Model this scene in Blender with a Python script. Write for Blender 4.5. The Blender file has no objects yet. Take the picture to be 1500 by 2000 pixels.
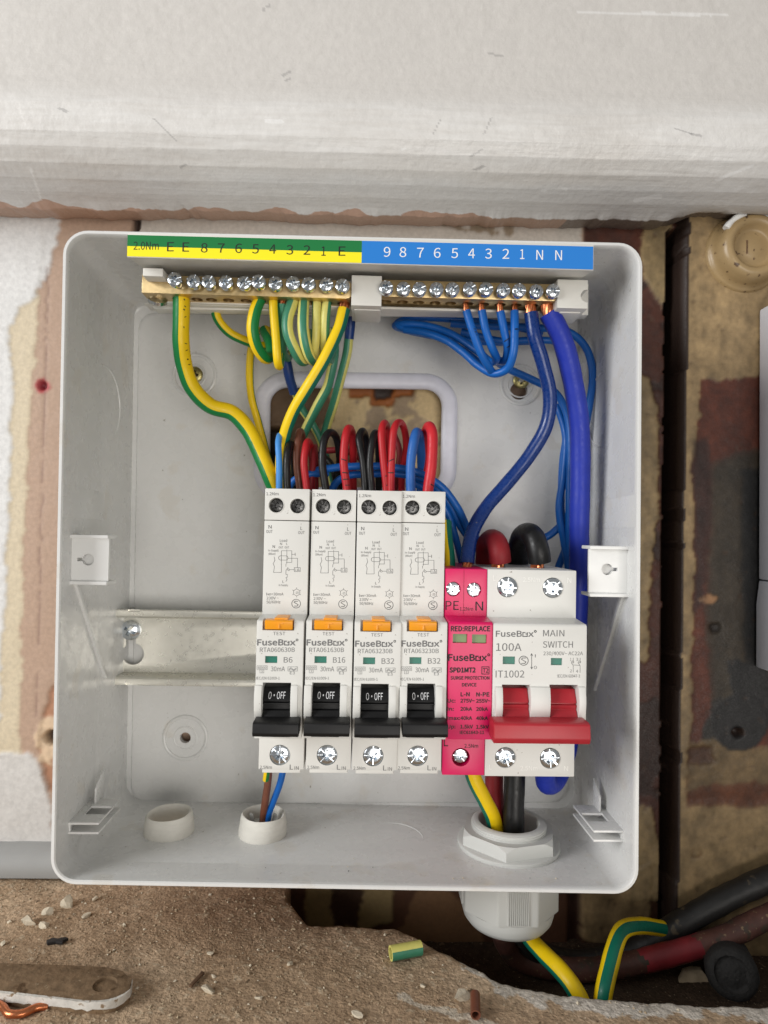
import bpy, bmesh, math, random
import numpy as np
from mathutils import Vector, Matrix
from math import radians, sin, cos, pi
random.seed(7); RNG = np.random.default_rng(7)
U = 0.001                                   # everything below is written in millimetres
S = bpy.context.scene
COL = S.collection

# ------------------------------------------------------------------ camera
CAM = (4.36, -329.4, 12.28); PITCH, YAW, ROLL = 0.02914, 0.02834, 0.01929
FPX, IW, IH = 1300.0, 1500, 2000
def cam_axes():
    B = np.array([[1, 0, 0], [0, 0, -1], [0, 1, 0]], float)
    a, b = cos(YAW), sin(YAW); Ry = np.array([[a, 0, -b], [0, 1, 0], [b, 0, a]])
    a, b = cos(PITCH), sin(PITCH); Rx = np.array([[1, 0, 0], [0, a, b], [0, -b, a]])
    a, b = cos(ROLL), sin(ROLL); Rz = np.array([[a, -b, 0], [b, a, 0], [0, 0, 1]])
    return Rz @ Rx @ Ry @ B
RM = cam_axes()
cd = bpy.data.cameras.new('camera'); cam = bpy.data.objects.new('camera', cd); COL.objects.link(cam)
cd.sensor_fit = 'HORIZONTAL'; cd.sensor_width = 36.0; cd.lens = FPX / IW * 36.0
cd.clip_start = 0.005; cd.clip_end = 20.0
mw = Matrix.Identity(4)
for i in range(3):
    mw[i][0] = RM[0][i]; mw[i][1] = -RM[1][i]; mw[i][2] = -RM[2][i]; mw[i][3] = CAM[i] * U
cam.matrix_world = mw; S.camera = cam
cd.dof.use_dof = True; cd.dof.focus_distance = 0.262; cd.dof.aperture_fstop = 22.0

# ------------------------------------------------------------------ light
world = bpy.data.worlds.new('World'); S.world = world; world.use_nodes = True
bg = world.node_tree.nodes['Background']
bg.inputs[1].default_value = 1.0                # the dim room: brighter towards the ceiling, darker towards the floor
_n = world.node_tree.nodes; _l = world.node_tree.links.new
_tc0 = _n.new('ShaderNodeTexCoord'); _sx = _n.new('ShaderNodeSeparateXYZ'); _mr = _n.new('ShaderNodeMapRange'); _cr = _n.new('ShaderNodeMix'); _cr.data_type = 'RGBA'
_l(_tc0.outputs['Generated'], _sx.inputs[0]); _l(_sx.outputs['Z'], _mr.inputs['Value']); _mr.inputs['From Min'].default_value = -0.7; _mr.inputs['From Max'].default_value = 0.8
_cr.inputs['A'].default_value = (0.19, 0.185, 0.178, 1); _cr.inputs['B'].default_value = (0.34, 0.338, 0.332, 1); _l(_mr.outputs[0], _cr.inputs['Factor']); _l(_cr.outputs['Result'], bg.inputs[0])
def area(name, loc, aim, sx, sy, power, colr):
    L = bpy.data.lights.new(name, 'AREA'); L.shape = 'RECTANGLE'; L.size = sx * U; L.size_y = sy * U
    L.energy = power; L.color = colr
    o = bpy.data.objects.new(name, L); COL.objects.link(o); o.location = Vector(loc) * U
    o.rotation_euler = (Vector(aim) - Vector(loc)).to_track_quat('-Z', 'Y').to_euler()
area('room_window_light', (-1120, -740, 340), (0, 0, 0), 620, 700, 17.0, (0.99, 0.992, 0.992))
area('front_fill', (260, -1120, -190), (0, 0, 0), 600, 600, 6.2, (1.0, 0.955, 0.895))  # added fill from low in front, lifts undersides and the deep interior
S.view_settings.view_transform = 'Standard'; S.view_settings.look = 'None'
S.view_settings.exposure = -0.07; S.view_settings.gamma = 1.0
S.render.engine = 'CYCLES'; S.cycles.max_bounces = 8
S.render.resolution_x = 768; S.render.resolution_y = 1024

# ------------------------------------------------------------------ pixel of the photo -> place
def ray(px, py):
    c = np.array([(px - IW / 2) / FPX, (py - IH / 2) / FPX, 1.0]); return RM.T @ c
def V(px, py, h):                            # the point seen at this pixel, h mm in front of the enclosure's back
    d = ray(px, py); t = (-h - CAM[1]) / d[1]
    return Vector((CAM[0] + d[0] * t, -h, CAM[2] + d[2] * t))
def G(px, py, z):                            # the same on a level surface at height z
    d = ray(px, py); t = (z - CAM[2]) / d[2]
    return Vector((CAM[0] + d[0] * t, CAM[1] + d[1] * t, z))
def PX(x, y, z):                             # place -> pixel (arrays)
    c = [RM[i][0] * (x - CAM[0]) + RM[i][1] * (y - CAM[1]) + RM[i][2] * (z - CAM[2]) for i in range(3)]
    return IW / 2 + FPX * c[0] / c[2], IH / 2 + FPX * c[1] / c[2]
def mmpx(h): return (-h - CAM[1]) / FPX      # mm for one photo pixel at that depth

# ------------------------------------------------------------------ materials
def lin(r, g, b):
    f = lambda v: (v / 255 / 12.92) if v <= 10 else ((v / 255 + 0.055) / 1.055) ** 2.4
    return (f(r), f(g), f(b), 1.0)
MATS = {}
def mat(name, rgb, rough=0.5, metal=0.0, var=0.0, vscale=0.2, bump=0.0, bscale=1.0, rvar=0.0, stretch=(1, 1, 1), spec=0.5, coat=0.0,
        vcol=False, dirt=None, sss=0.0):
    m = bpy.data.materials.new(name); m.use_nodes = True; MATS[name] = m
    nt = m.node_tree; N = nt.nodes; Lk = nt.links.new; p = N['Principled BSDF']
    p.inputs['Roughness'].default_value = rough; p.inputs['Metallic'].default_value = metal
    p.inputs['Specular IOR Level'].default_value = spec; p.inputs['Coat Weight'].default_value = coat
    if sss:
        p.inputs['Subsurface Weight'].default_value = sss; p.inputs['Subsurface Scale'].default_value = 0.002
    c = lin(*rgb); p.inputs['Base Color'].default_value = c
    tc = N.new('ShaderNodeTexCoord'); mp = N.new('ShaderNodeMapping')
    mp.inputs['Scale'].default_value = [1000 * s for s in stretch]; Lk(tc.outputs['Object'], mp.inputs[0])
    src = None
    if vcol:
        a = N.new('ShaderNodeAttribute'); a.attribute_name = 'Col'; src = a.outputs['Color']
    def noise(scale, detail=4):
        n = N.new('ShaderNodeTexNoise'); n.inputs['Scale'].default_value = scale; n.inputs['Detail'].default_value = detail
        Lk(mp.outputs[0], n.inputs['Vector']); return n
    if var:
        n = noise(vscale); mr = N.new('ShaderNodeMapRange'); mr.inputs['From Min'].default_value = 0.3; mr.inputs['From Max'].default_value = 0.7
        mr.inputs['To Min'].default_value = 1 - var; mr.inputs['To Max'].default_value = 1 + var; Lk(n.outputs['Fac'], mr.inputs['Value'])
        mx = N.new('ShaderNodeVectorMath'); mx.operation = 'SCALE'; Lk(mr.outputs[0], mx.inputs['Scale'])
        if src is not None: Lk(src, mx.inputs[0])
        else: mx.inputs[0].default_value = c[:3]
        src = mx.outputs[0]
    if dirt:                                  # (scale, threshold, rgb): flecks and stains of another colour
        for ds, th, dc in dirt:
            n = noise(ds, 6); mr = N.new('ShaderNodeMapRange'); mr.inputs['From Min'].default_value = th; mr.inputs['From Max'].default_value = th + 0.05
            Lk(n.outputs['Fac'], mr.inputs['Value'])
            mx = N.new('ShaderNodeMix'); mx.data_type = 'RGBA'; Lk(mr.outputs[0], mx.inputs['Factor'])
            if src is not None: Lk(src, mx.inputs['A'])
            else: mx.inputs['A'].default_value = c
            mx.inputs['B'].default_value = lin(*dc); src = mx.outputs['Result']
    if src is not None: Lk(src, p.inputs['Base Color'])
    if rvar:
        n = noise(vscale * 3 + 0.05); mr = N.new('ShaderNodeMapRange'); mr.inputs['From Min'].default_value = 0.3; mr.inputs['From Max'].default_value = 0.7
        mr.inputs['To Min'].default_value = max(0.02, rough - rvar); mr.inputs['To Max'].default_value = rough + rvar
        Lk(n.outputs['Fac'], mr.inputs['Value']); Lk(mr.outputs[0], p.inputs['Roughness'])
    if bump:
        n = noise(bscale, 5); b = N.new('ShaderNodeBump'); b.inputs['Strength'].default_value = 1.0; b.inputs['Distance'].default_value = bump * U
        Lk(n.outputs['Fac'], b.inputs['Height']); Lk(b.outputs[0], p.inputs['Normal'])
    return m
mat('enclosure_plastic', (215, 215, 213), 0.29, var=0.025, vscale=0.03, bump=0.03, bscale=0.4, rvar=0.1, dirt=[(0.06, 0.60, (212, 210, 205)), (0.32, 0.72, (150, 144, 134))])
mat('enclosure_clip', (226, 226, 224), 0.3, bump=0.01, bscale=0.6)
mat('device_plastic', (217, 216, 211), 0.42, var=0.012, vscale=0.08, bump=0.012, bscale=3.0, dirt=[(0.6, 0.715, (130, 120, 108))])
mat('carrier_plastic', (216, 214, 207), 0.4, var=0.02, vscale=0.1, bump=0.015, bscale=2.0)
mat('pink_plastic', (214, 14, 92), 0.36, var=0.03, vscale=0.1, bump=0.012, bscale=3.0)
mat('black_plastic', (17, 17, 18), 0.5, spec=0.35, bump=0.015, bscale=4.0, dirt=[(0.9, 0.71, (120, 115, 108))])
mat('red_plastic', (170, 36, 47), 0.40, var=0.04, vscale=0.2, bump=0.015, bscale=4.0, dirt=[(0.8, 0.77, (150, 110, 80))])
mat('orange_plastic', (242, 158, 26), 0.35)
mat('green_flag', (6, 110, 92), 0.4)
mat('pale_green_flag', (112, 140, 84), 0.4)
mat('grey_print', (112, 112, 112), 0.6)
mat('dark_grey_print', (88, 88, 90), 0.6)
mat('black_print', (18, 16, 18), 0.6)
mat('white_print', (235, 236, 238), 0.5)
mat('moulded_print', (238, 237, 232), 0.4)
mat('label_green', (26, 120, 62), 0.35, bump=0.006, bscale=0.5)
mat('label_yellow', (252, 236, 34), 0.35, bump=0.006, bscale=0.5)
mat('label_blue', (44, 128, 212), 0.25, bump=0.03, bscale=0.25)
mat('brass', (206, 182, 136), 0.40, metal=1.0, var=0.12, vscale=0.5, bump=0.02, bscale=1.2, rvar=0.1)
mat('zinc', (214, 220, 226), 0.2, metal=1.0, var=0.06, vscale=0.8, bump=0.01, bscale=2.0, rvar=0.06)
mat('dark_steel', (92, 92, 92), 0.3, metal=1.0, var=0.2, vscale=1.0)
mat('yellow_zinc', (168, 158, 108), 0.35, metal=1.0, var=0.15, vscale=0.6, bump=0.02, bscale=1.5)
mat('rail_zinc', (222, 220, 210), 0.30, metal=0.6, var=0.03, vscale=0.08, rvar=0.05)
mat('copper', (206, 128, 88), 0.3, metal=1.0, var=0.15, vscale=1.5, bump=0.02, bscale=3.0)
mat('earth_yellow', (232, 196, 14), 0.44, spec=0.38, bump=0.01, bscale=2.0, var=0.03, rvar=0.12, dirt=[(0.5, 0.735, (150, 140, 122))])
mat('earth_green', (16, 122, 62), 0.44, spec=0.38, bump=0.01, bscale=2.0, var=0.05, rvar=0.12, dirt=[(0.5, 0.735, (150, 140, 122))])
mat('earth_teal', (10, 104, 84), 0.42, spec=0.38, bump=0.01, bscale=2.0, var=0.05, rvar=0.12, dirt=[(0.5, 0.735, (150, 140, 122))])
mat('old_yellow', (212, 206, 116), 0.4, bump=0.015, bscale=2.0, var=0.06, vscale=0.5)
mat('old_green', (58, 128, 100), 0.4, bump=0.015, bscale=2.0, var=0.06, vscale=0.5)
mat('blue_insulation', (14, 92, 174), 0.42, spec=0.38, bump=0.008, bscale=2.0, var=0.04, rvar=0.12, dirt=[(0.5, 0.735, (150, 140, 122))])
mat('light_blue_insulation', (66, 138, 208), 0.48, spec=0.38, bump=0.008, bscale=2.0, var=0.04, rvar=0.12, dirt=[(0.5, 0.735, (150, 140, 122))])
mat('mid_blue_insulation', (40, 96, 170), 0.48, spec=0.38, bump=0.01, bscale=2.0, var=0.05, rvar=0.12, dirt=[(0.5, 0.735, (150, 140, 122))])
mat('navy_insulation', (6, 46, 112), 0.30, bump=0.008, bscale=2.0, var=0.04, rvar=0.12, dirt=[(0.5, 0.735, (150, 140, 122))])
mat('violet_insulation', (28, 48, 156), 0.50, spec=0.38, bump=0.012, bscale=1.0, var=0.05, rvar=0.12, dirt=[(0.5, 0.735, (150, 140, 122))])
mat('blue_tape', (12, 52, 116), 0.4, bump=0.15, bscale=0.7, var=0.15)
mat('red_insulation', (176, 31, 38), 0.44, spec=0.38, bump=0.012, bscale=1.5, var=0.06, dirt=[(0.6, 0.74, (110, 40, 36))])
mat('bright_red_insulation', (194, 38, 47), 0.42, spec=0.38, bump=0.012, bscale=1.5, var=0.05, rvar=0.12, dirt=[(0.5, 0.735, (150, 140, 122))])
mat('dark_red_insulation', (132, 26, 33), 0.56, spec=0.38, bump=0.04, bscale=0.8, var=0.12)
mat('black_insulation', (18, 18, 19), 0.42, spec=0.38, bump=0.012, bscale=1.5, var=0.15, rvar=0.12, dirt=[(0.5, 0.735, (150, 140, 122))])
mat('brown_insulation', (112, 66, 48), 0.45, bump=0.012, bscale=1.5, var=0.08, rvar=0.12, dirt=[(0.5, 0.735, (150, 140, 122))])
mat('grey_sheath', (176, 176, 172), 0.5, bump=0.02, bscale=1.0)
mat('grimy_cable', (74, 44, 36), 0.6, var=0.3, vscale=0.15, bump=0.15, bscale=0.4, dirt=[(0.12, 0.58, (56, 44, 34)), (0.5, 0.64, (112, 92, 68))])
mat('old_red_cable', (118, 32, 38), 0.5, var=0.25, vscale=0.12, bump=0.12, bscale=0.4, dirt=[(0.2, 0.64, (80, 50, 40))])
mat('old_black_cable', (30, 29, 28), 0.5, var=0.3, vscale=0.2, bump=0.15, bscale=0.5, dirt=[(0.15, 0.62, (82, 72, 56))])
mat('tar_black', (22, 20, 18), 0.8, var=0.3, vscale=0.5, bump=0.5, bscale=0.8)
mat('gland_plastic', (196, 197, 193), 0.42, bump=0.012, bscale=1.5)
mat('bush_white', (222, 219, 210), 0.75, var=0.05, vscale=0.3, bump=0.18, bscale=0.5, stretch=(0.5, 0.5, 2.2))
mat('edging', (222, 222, 232), 0.4, var=0.04, vscale=0.25, bump=0.08, bscale=0.45)
mat('grit', (168, 150, 124), 0.95, var=0.2, vscale=0.3)
mat('plaster_chip', (206, 194, 172), 0.9, var=0.12, vscale=0.5, bump=0.25, bscale=0.8)
mat('rust', (92, 68, 48), 0.85, var=0.3, vscale=0.3, bump=0.25, bscale=0.6)
mat('dark_bit', (30, 29, 30), 0.6, bump=0.1, bscale=1.0)
mat('neighbour_white', (214, 216, 224), 0.35, bump=0.01, bscale=0.5)
mat('grey_strip', (150, 150, 148), 0.6, var=0.06, vscale=0.05, bump=0.1, bscale=0.1)
mat('painted_wall', (200, 200, 200), 0.6, vcol=True, var=0.09, vscale=0.5, bump=0.15, bscale=0.42, rvar=0.12)
mb_ = mat('painted_beam', (220, 220, 220), 0.42, vcol=True, var=0.03, vscale=0.3, bump=0.34, bscale=0.26, rvar=0.1)
def brushed(m, dist, scale):                  # long brush strokes on top of the fine relief
    N = m.node_tree.nodes; Lk = m.node_tree.links.new; p = N['Principled BSDF']; tc = N.new('ShaderNodeTexCoord'); mp = N.new('ShaderNodeMapping')
    mp.inputs['Scale'].default_value = (45, 1000, 1000); mp.inputs['Rotation'].default_value = (0, 0.02, 0); Lk(tc.outputs['Object'], mp.inputs[0])
    n = N.new('ShaderNodeTexNoise'); n.inputs['Scale'].default_value = scale; n.inputs['Detail'].default_value = 5; n.inputs['Distortion'].default_value = 0.4; Lk(mp.outputs[0], n.inputs['Vector'])
    b = N.new('ShaderNodeBump'); b.inputs['Distance'].default_value = dist * U; Lk(n.outputs['Fac'], b.inputs['Height'])
    Lk(p.inputs['Normal'].links[0].from_socket, b.inputs['Normal']); Lk(b.outputs[0], p.inputs['Normal'])
brushed(mb_, 0.24, 0.36)
mat('dusty_stone', (120, 100, 80), 0.95, vcol=True, var=0.30, vscale=0.55, bump=0.7, bscale=0.9, spec=0.2,
    dirt=[(0.9, 0.66, (172, 154, 128)), (0.3, 0.66, (112, 94, 74))])
mat('dusty_strap', (128, 106, 82), 0.95, var=0.25, vscale=0.25, bump=0.4, bscale=0.5, spec=0.2, dirt=[(0.6, 0.66, (160, 142, 116)), (0.12, 0.6, (92, 72, 52))])
mat('dark_ground', (44, 36, 28), 0.95, var=0.3, vscale=0.1, bump=0.6, bscale=0.2)
mat('boss_paint', (156, 132, 94), 0.36, var=0.06, vscale=0.1, bump=0.10, bscale=0.35, dirt=[(0.28, 0.62, (82, 60, 40))])
mat('strap_edge', (206, 202, 194), 0.7, var=0.15, vscale=0.3, bump=0.3, bscale=0.5, dirt=[(0.3, 0.6, (140, 118, 92))])
mat('white_paint_daub', (228, 228, 226), 0.4, bump=0.2, bscale=0.4)

# ------------------------------------------------------------------ mesh builder
class MB:
    def __init__(s): s.v = []; s.f = []; s.m = []
    def add(s, vs, fs, m=0):
        o = len(s.v); s.v += [tuple(p) for p in vs]
        for f in fs: s.f.append([i + o for i in f]); s.m.append(m)
        return s
    def box(s, x0, x1, y0, y1, z0, z1, m=0):
        vs = [(x, y, z) for z in (z0, z1) for y in (y0, y1) for x in (x0, x1)]
        return s.add(vs, [(0, 2, 3, 1), (4, 5, 7, 6), (0, 1, 5, 4), (2, 6, 7, 3), (0, 4, 6, 2), (1, 3, 7, 5)], m)
    def prism(s, poly, d, m=0):               # poly: list of 3D points, d: extrusion vector
        n = len(poly); d = Vector(d); vs = [Vector(p) for p in poly] + [Vector(p) + d for p in poly]
        return s.add(vs, [list(range(n))[::-1], list(range(n, 2 * n))] + [(i, (i + 1) % n, n + (i + 1) % n, n + i) for i in range(n)], m)
    def profx(s, prof, x0, x1, m=0):          # prof: (h, z) side profile pushed across x
        return s.prism([(x0, -h, z) for h, z in prof], (x1 - x0, 0, 0), m)
    def lathe(s, prof, c, ax=(0, -1, 0), n=24, m=0, ref=None, capa=True, capb=True):   # prof: (r, t along ax)
        ax = Vector(ax).normalized(); u = Vector(ref) if ref else ax.orthogonal(); u = (u - ax * u.dot(ax)).normalized(); w = ax.cross(u); c = Vector(c)
        vs = []
        for r, t in prof:
            for k in range(n):
                a = 2 * pi * k / n; vs.append(c + ax * t + (u * cos(a) + w * sin(a)) * r)
        fs = []
        for i in range(len(prof) - 1):
            for k in range(n):
                fs.append((i * n + k, i * n + (k + 1) % n, (i + 1) * n + (k + 1) % n, (i + 1) * n + k))
        if capa: fs.append(list(range(n))[::-1])
        if capb: fs.append([(len(prof) - 1) * n + k for k in range(n)])
        return s.add(vs, fs, m)
    def loft(s, loops, m=0, closed=True):
        n = len(loops[0]); vs = [p for L in loops for p in L]; fs = []
        for i in range(len(loops) - 1):
            for k in range(n if closed else n - 1):
                fs.append((i * n + k, i * n + (k + 1) % n, (i + 1) * n + (k + 1) % n, (i + 1) * n + k))
        return s.add(vs, fs, m)
def mesh(name, mb, mats, bevel=0.0, seg=2, smooth=40, fix=True):
    me = bpy.data.meshes.new(name); me.from_pydata([(x * U, y * U, z * U) for x, y, z in mb.v], [], mb.f)
    if isinstance(mats, str): mats = [mats]
    for k in mats: me.materials.append(MATS[k])
    if len(mats) > 1: me.polygons.foreach_set('material_index', mb.m)
    bm = bmesh.new(); bm.from_mesh(me)
    if fix: bmesh.ops.recalc_face_normals(bm, faces=bm.faces)
    if bevel:
        es = [e for e in bm.edges if len(e.link_faces) == 2 and e.calc_face_angle(0) > radians(28)]
        bmesh.ops.bevel(bm, geom=es, offset=bevel * U, segments=seg, profile=0.6, affect='EDGES', clamp_overlap=True)
    bm.to_mesh(me); bm.free(); me.shade_smooth()
    me.set_sharp_from_angle(angle=radians(smooth)); return me
def obj(name, me, parent=None, label=None, cat=None, group=None, kind=None):
    o = bpy.data.objects.new(name, me); COL.objects.link(o)
    if parent is not None:
        o.parent = parent
        if me is not None: o.matrix_parent_inverse = Matrix.Translation(parent.location).inverted()
    if label: o['label'] = label
    if cat: o['category'] = cat
    if group: o['group'] = group
    if kind: o['kind'] = kind
    return o
def part(name, mb, mats, parent, bevel=0.0, smooth=40, seg=2, label=None, fix=True):
    return obj(name, mesh(name, mb, mats, bevel, seg, smooth, fix), parent, label)
def thing(name, base, label, cat, group=None):
    o = obj(name, None, None, label, cat, group); o.location = Vector(base) * U; o.empty_display_size = 0.01; return o
def boolean(me, cutters, op='DIFFERENCE'):
    a = bpy.data.objects.new('tmp', me); COL.objects.link(a); tmp = [a]
    for c in cutters:
        cm = c if isinstance(c, bpy.types.Mesh) else mesh('cut', c, me.materials[0].name)
        b = bpy.data.objects.new('tmpc', cm); COL.objects.link(b); tmp.append(b)
        md = a.modifiers.new('b', 'BOOLEAN'); md.object = b; md.operation = op; md.solver = 'EXACT'
    dg = bpy.context.evaluated_depsgraph_get(); r = bpy.data.meshes.new_from_object(a.evaluated_get(dg))
    for t in tmp: bpy.data.objects.remove(t)
    r.shade_smooth(); r.set_sharp_from_angle(angle=radians(40)); return r
def place(name, me, loc, parent, rot=None):                      # a shared mesh at a place
    o = bpy.data.objects.new(name, me); COL.objects.link(o); o.parent = parent
    if parent is not None and parent.parent is None: o.matrix_parent_inverse = Matrix.Translation(parent.location).inverted()
    o.location = Vector(loc) * U
    if rot: o.rotation_euler = rot
    return o

# ------------------------------------------------------------------ flat print
_tc = {}
try: FONT = bpy.data.fonts.load(bpy.utils.system_resource('DATAFILES', path='fonts') + '/Noto Sans CJK Regular.woff2')   # Blender's own interface font
except Exception: FONT = None
def glyphs(txt):
    if txt in _tc: return _tc[txt]
    cu = bpy.data.curves.new('t', 'FONT'); cu.body = txt
    if FONT: cu.font = FONT
    cu.size = 1.0; cu.resolution_u = 3; cu.fill_mode = 'FRONT'
    o = bpy.data.objects.new('t', cu); COL.objects.link(o)
    dg = bpy.context.evaluated_depsgraph_get(); me = bpy.data.meshes.new_from_object(o.evaluated_get(dg))
    v = np.array([p.co[:2] for p in me.vertices]) if len(me.vertices) else np.zeros((1, 2)); f = [list(p.vertices) for p in me.polygons]
    bpy.data.objects.remove(o); bpy.data.meshes.remove(me); bpy.data.curves.remove(cu)
    _tc[txt] = (v, f); return _tc[txt]
CAPH = None
class Print:
    """flat ink on a plane h mm in front of the back; all positions as photo pixels through conv"""
    def __init__(s, h, conv=lambda x, y: (x, y), dx=0.0): s.mb = MB(); s.h = h; s.conv = conv; s.dx = dx
    def P(s, x, y):
        p = V(*s.conv(x, y), s.h); return Vector((p.x + s.dx, -s.h - 0.06, p.z))
    def t(s, txt, x0, x1, yc, cap, bold=0.0):
        global CAPH
        if CAPH is None: CAPH = glyphs('H')[0][:, 1].max()
        v, f = glyphs(txt); a, b = v[:, 0].min(), v[:, 0].max()
        A = s.P(x0, yc); Bp = s.P(x1, yc); C = s.P(x0, yc - cap); ch = (C - A).length
        ux = (Bp - A); uz = Vector((0, 0, 1)); base = A - uz * ch / 2
        offs = [(0, 0)] if not bold else [(-bold, 0), (bold, 0), (0, bold), (0, -bold)]
        for i, (ox, oz) in enumerate(offs):
            vs = [base + ux * ((q[0] - a) / max(b - a, 1e-6)) + uz * (q[1] / CAPH * ch) + Vector((ox, -0.004 * i, oz)) for q in v]
            s.mb.add(vs, f)
        return s
    def line(s, pts, w=1.0):                  # polyline, w in the table's pixels
        P = [s.P(*p) for p in pts]; k = (s.P(1, 0) - s.P(0, 0)).length * w / 2
        for a, b in zip(P, P[1:]):
            d = (b - a).normalized(); n = Vector((-d.z, 0, d.x)) * k; e = d * k * 0.5
            s.mb.add([a - n - e, b - n + e, b + n + e, a + n - e], [(0, 1, 2, 3)])
        return s
    def rect(s, x0, x1, y0, y1, w=1.0): return s.line([(x0, y0), (x1, y0), (x1, y1), (x0, y1), (x0, y0)], w)
    def ring(s, x, y, r, w=1.0, n=20, sx=1.0, a0=0, a1=360):
        return s.line([(x + r * sx * cos(radians(a0 + (a1 - a0) * k / n)), y + r * sin(radians(a0 + (a1 - a0) * k / n))) for k in range(n + 1)], w)
    def logo(s, x0, x1, yc, cap, bold=0.0):   # the word with its square letter and the ring behind it
        w = x1 - x0
        s.t('FuseB', x0, x0 + w * 0.685, yc, cap, bold)
        qx0, qx1 = x0 + w * 0.715, x0 + w * 0.83; y0, y1 = yc - cap * 0.20, yc + cap * 0.46; lw = cap * 0.14 + bold * 20
        s.line([(qx0 + (qx1 - qx0) * .55, y0), (qx0, y0), (qx0, y1), (qx1, y1), (qx1, y0)], lw)
        s.line([(qx1, y0), (qx1, y0 + cap * .25), (qx0 + (qx1 - qx0) * .6, y0 + cap * .25)], lw * .8)
        s.t('x', x0 + w * 0.86, x1, yc, cap, bold)
        s.ring(x1 + cap * .30, yc - cap * .42, cap * .17, cap * .12, 12)
        return s
    def build(s, parent, m, name='lettering'): return part(name, s.mb, m, parent, fix=False)

# ------------------------------------------------------------------ the setting: wall, painted beam above, stone ledge below
def vnoise(x, y, scale, seed):
    g = np.random.default_rng(seed).random((256, 256)); X = x / scale + 500.3; Y = y / scale + 500.7
    xi = np.floor(X).astype(int); yi = np.floor(Y).astype(int); fx = X - xi; fy = Y - yi
    fx = fx * fx * (3 - 2 * fx); fy = fy * fy * (3 - 2 * fy); a = lambda i, j: g[(xi + i) % 256, (yi + j) % 256]
    return (a(0, 0) * (1 - fx) + a(1, 0) * fx) * (1 - fy) + (a(0, 1) * (1 - fx) + a(1, 1) * fx) * fy
def fbm(x, y, scale, seed, o=4):
    r = 0; k = 1.0; t = 0
    for i in range(o): r = r + k * vnoise(x, y, scale / 2 ** i, seed + i); t += k; k *= 0.55
    return r / t - 0.5
def inside(px, py, poly):
    r = np.zeros(px.shape, bool); n = len(poly)
    for i in range(n):
        x0, y0 = poly[i]; x1, y1 = poly[(i + 1) % n]
        if y0 == y1: continue
        r ^= ((y0 > py) != (y1 > py)) & (px < (x1 - x0) * (py - y0) / (y1 - y0) + x0)
    return r
def blur(a, n=1):
    for _ in range(n):
        p = np.pad(a, ((1, 1), (1, 1)) + ((0, 0),) * (a.ndim - 2), mode='edge')
        a = (p[:-2, 1:-1] + p[2:, 1:-1] + p[1:-1, :-2] + p[1:-1, 2:] + 2 * a) / 6
    return a
def grid_object(name, X, Y, Z, C, m, kind='structure'):
    nu, nv = X.shape; co = np.stack([X, Y, Z], -1).reshape(-1, 3) * U
    i = np.arange(nu * nv).reshape(nu, nv); F = np.stack([i[:-1, :-1], i[1:, :-1], i[1:, 1:], i[:-1, 1:]], -1).reshape(-1, 4)
    me = bpy.data.meshes.new(name); me.vertices.add(len(co)); me.vertices.foreach_set('co', co.ravel())
    me.loops.add(F.size); me.loops.foreach_set('vertex_index', F.ravel()); me.polygons.add(len(F)); me.polygons.foreach_set('loop_start', np.arange(len(F)) * 4)
    me.update(); a = me.color_attributes.new('Col', 'FLOAT_COLOR', 'POINT')
    a.data.foreach_set('color', np.concatenate([C.reshape(-1, 3), np.ones((len(co), 1))], 1).ravel()); me.materials.append(MATS[m]); me.shade_smooth()
    return obj(name, me, kind=kind)
def L3(*c): return np.array(lin(*c)[:3])
WH = -6.0                                    # the wall stands 6 mm behind the enclosure's back
step = 0.9
gx, gz = np.meshgrid(np.arange(-235, 250, step), np.arange(-225, 206, step), indexing='ij')
pax, pay = PX(gx, -WH + 0 * gx, gz)
pbx, pby = PX(gx, -4.0 + 0 * gx, gz)         # the pier on the right stands 10 mm prouder
n1 = fbm(gx, gz, 14, 1); n2 = fbm(gx, gz, 14, 9); n3 = fbm(gx, gz, 4, 21); n4 = fbm(gx, gz, 50, 33)
ax_, ay_ = pax + 12 * n1 + 16 * n3, pay + 16 * n2 + 14 * n3
bx_, by_ = pbx + 8 * n1 + 18 * n3, pby + 10 * n2 + 18 * n3
H = np.full(gx.shape, WH) + 0.8 * n1 + 0.16 * n3
C = np.empty(gx.shape + (3,)); C[:] = L3(172, 145, 125)              # bare pink-brown plaster
def paint(mask, col, dh=0.0, mix=1.0, soft=0):
    global H, C
    if soft:
        w_ = (blur(mask.astype(float), soft) * mask)[..., None] * mix; C = C * (1 - w_) + np.asarray(col) * w_; H = H + dh * w_[..., 0]; return
    C[mask] = C[mask] * (1 - mix) + np.asarray(col) * mix; H[mask] += dh
# left of the enclosure
paint(inside(ax_, ay_, [(-900, 300), (98, 300), (78, 600), (58, 800), (48, 1000), (42, 1200), (40, 1478), (-900, 1480)]), L3(198, 184, 158), 0.35)
paint(inside(ax_, ay_, [(-900, 300), (130, 300), (112, 470), (88, 560), (18, 640), (24, 740), (18, 1000), (8, 1250), (-4, 1480), (-900, 1480)]), L3(208, 207, 205), 0.7)
paint(inside(ax_, ay_, [(-900, 1472), (60, 1470), (78, 1500), (98, 1560), (120, 1700), (-900, 1700)]), L3(198, 195, 191), 0.9)
crater = np.hypot((pax - 96) * 0.9, (pay - 1445) * 0.55)
paint(inside(pax + 14 * n3, pay + 20 * n1, [(100, 1340), (78, 1420), (76, 1470), (92, 1540), (150, 1560), (150, 1340)]), L3(168, 122, 94), -1.2)
paint(crater + 18 * n3 < 24, L3(206, 180, 150), 0.6); paint(np.hypot(pax - 99, pay - 1441) < 13, L3(60, 42, 34), -7)
red = np.hypot(pax - 82, pay - 753) + 10 * n3
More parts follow.
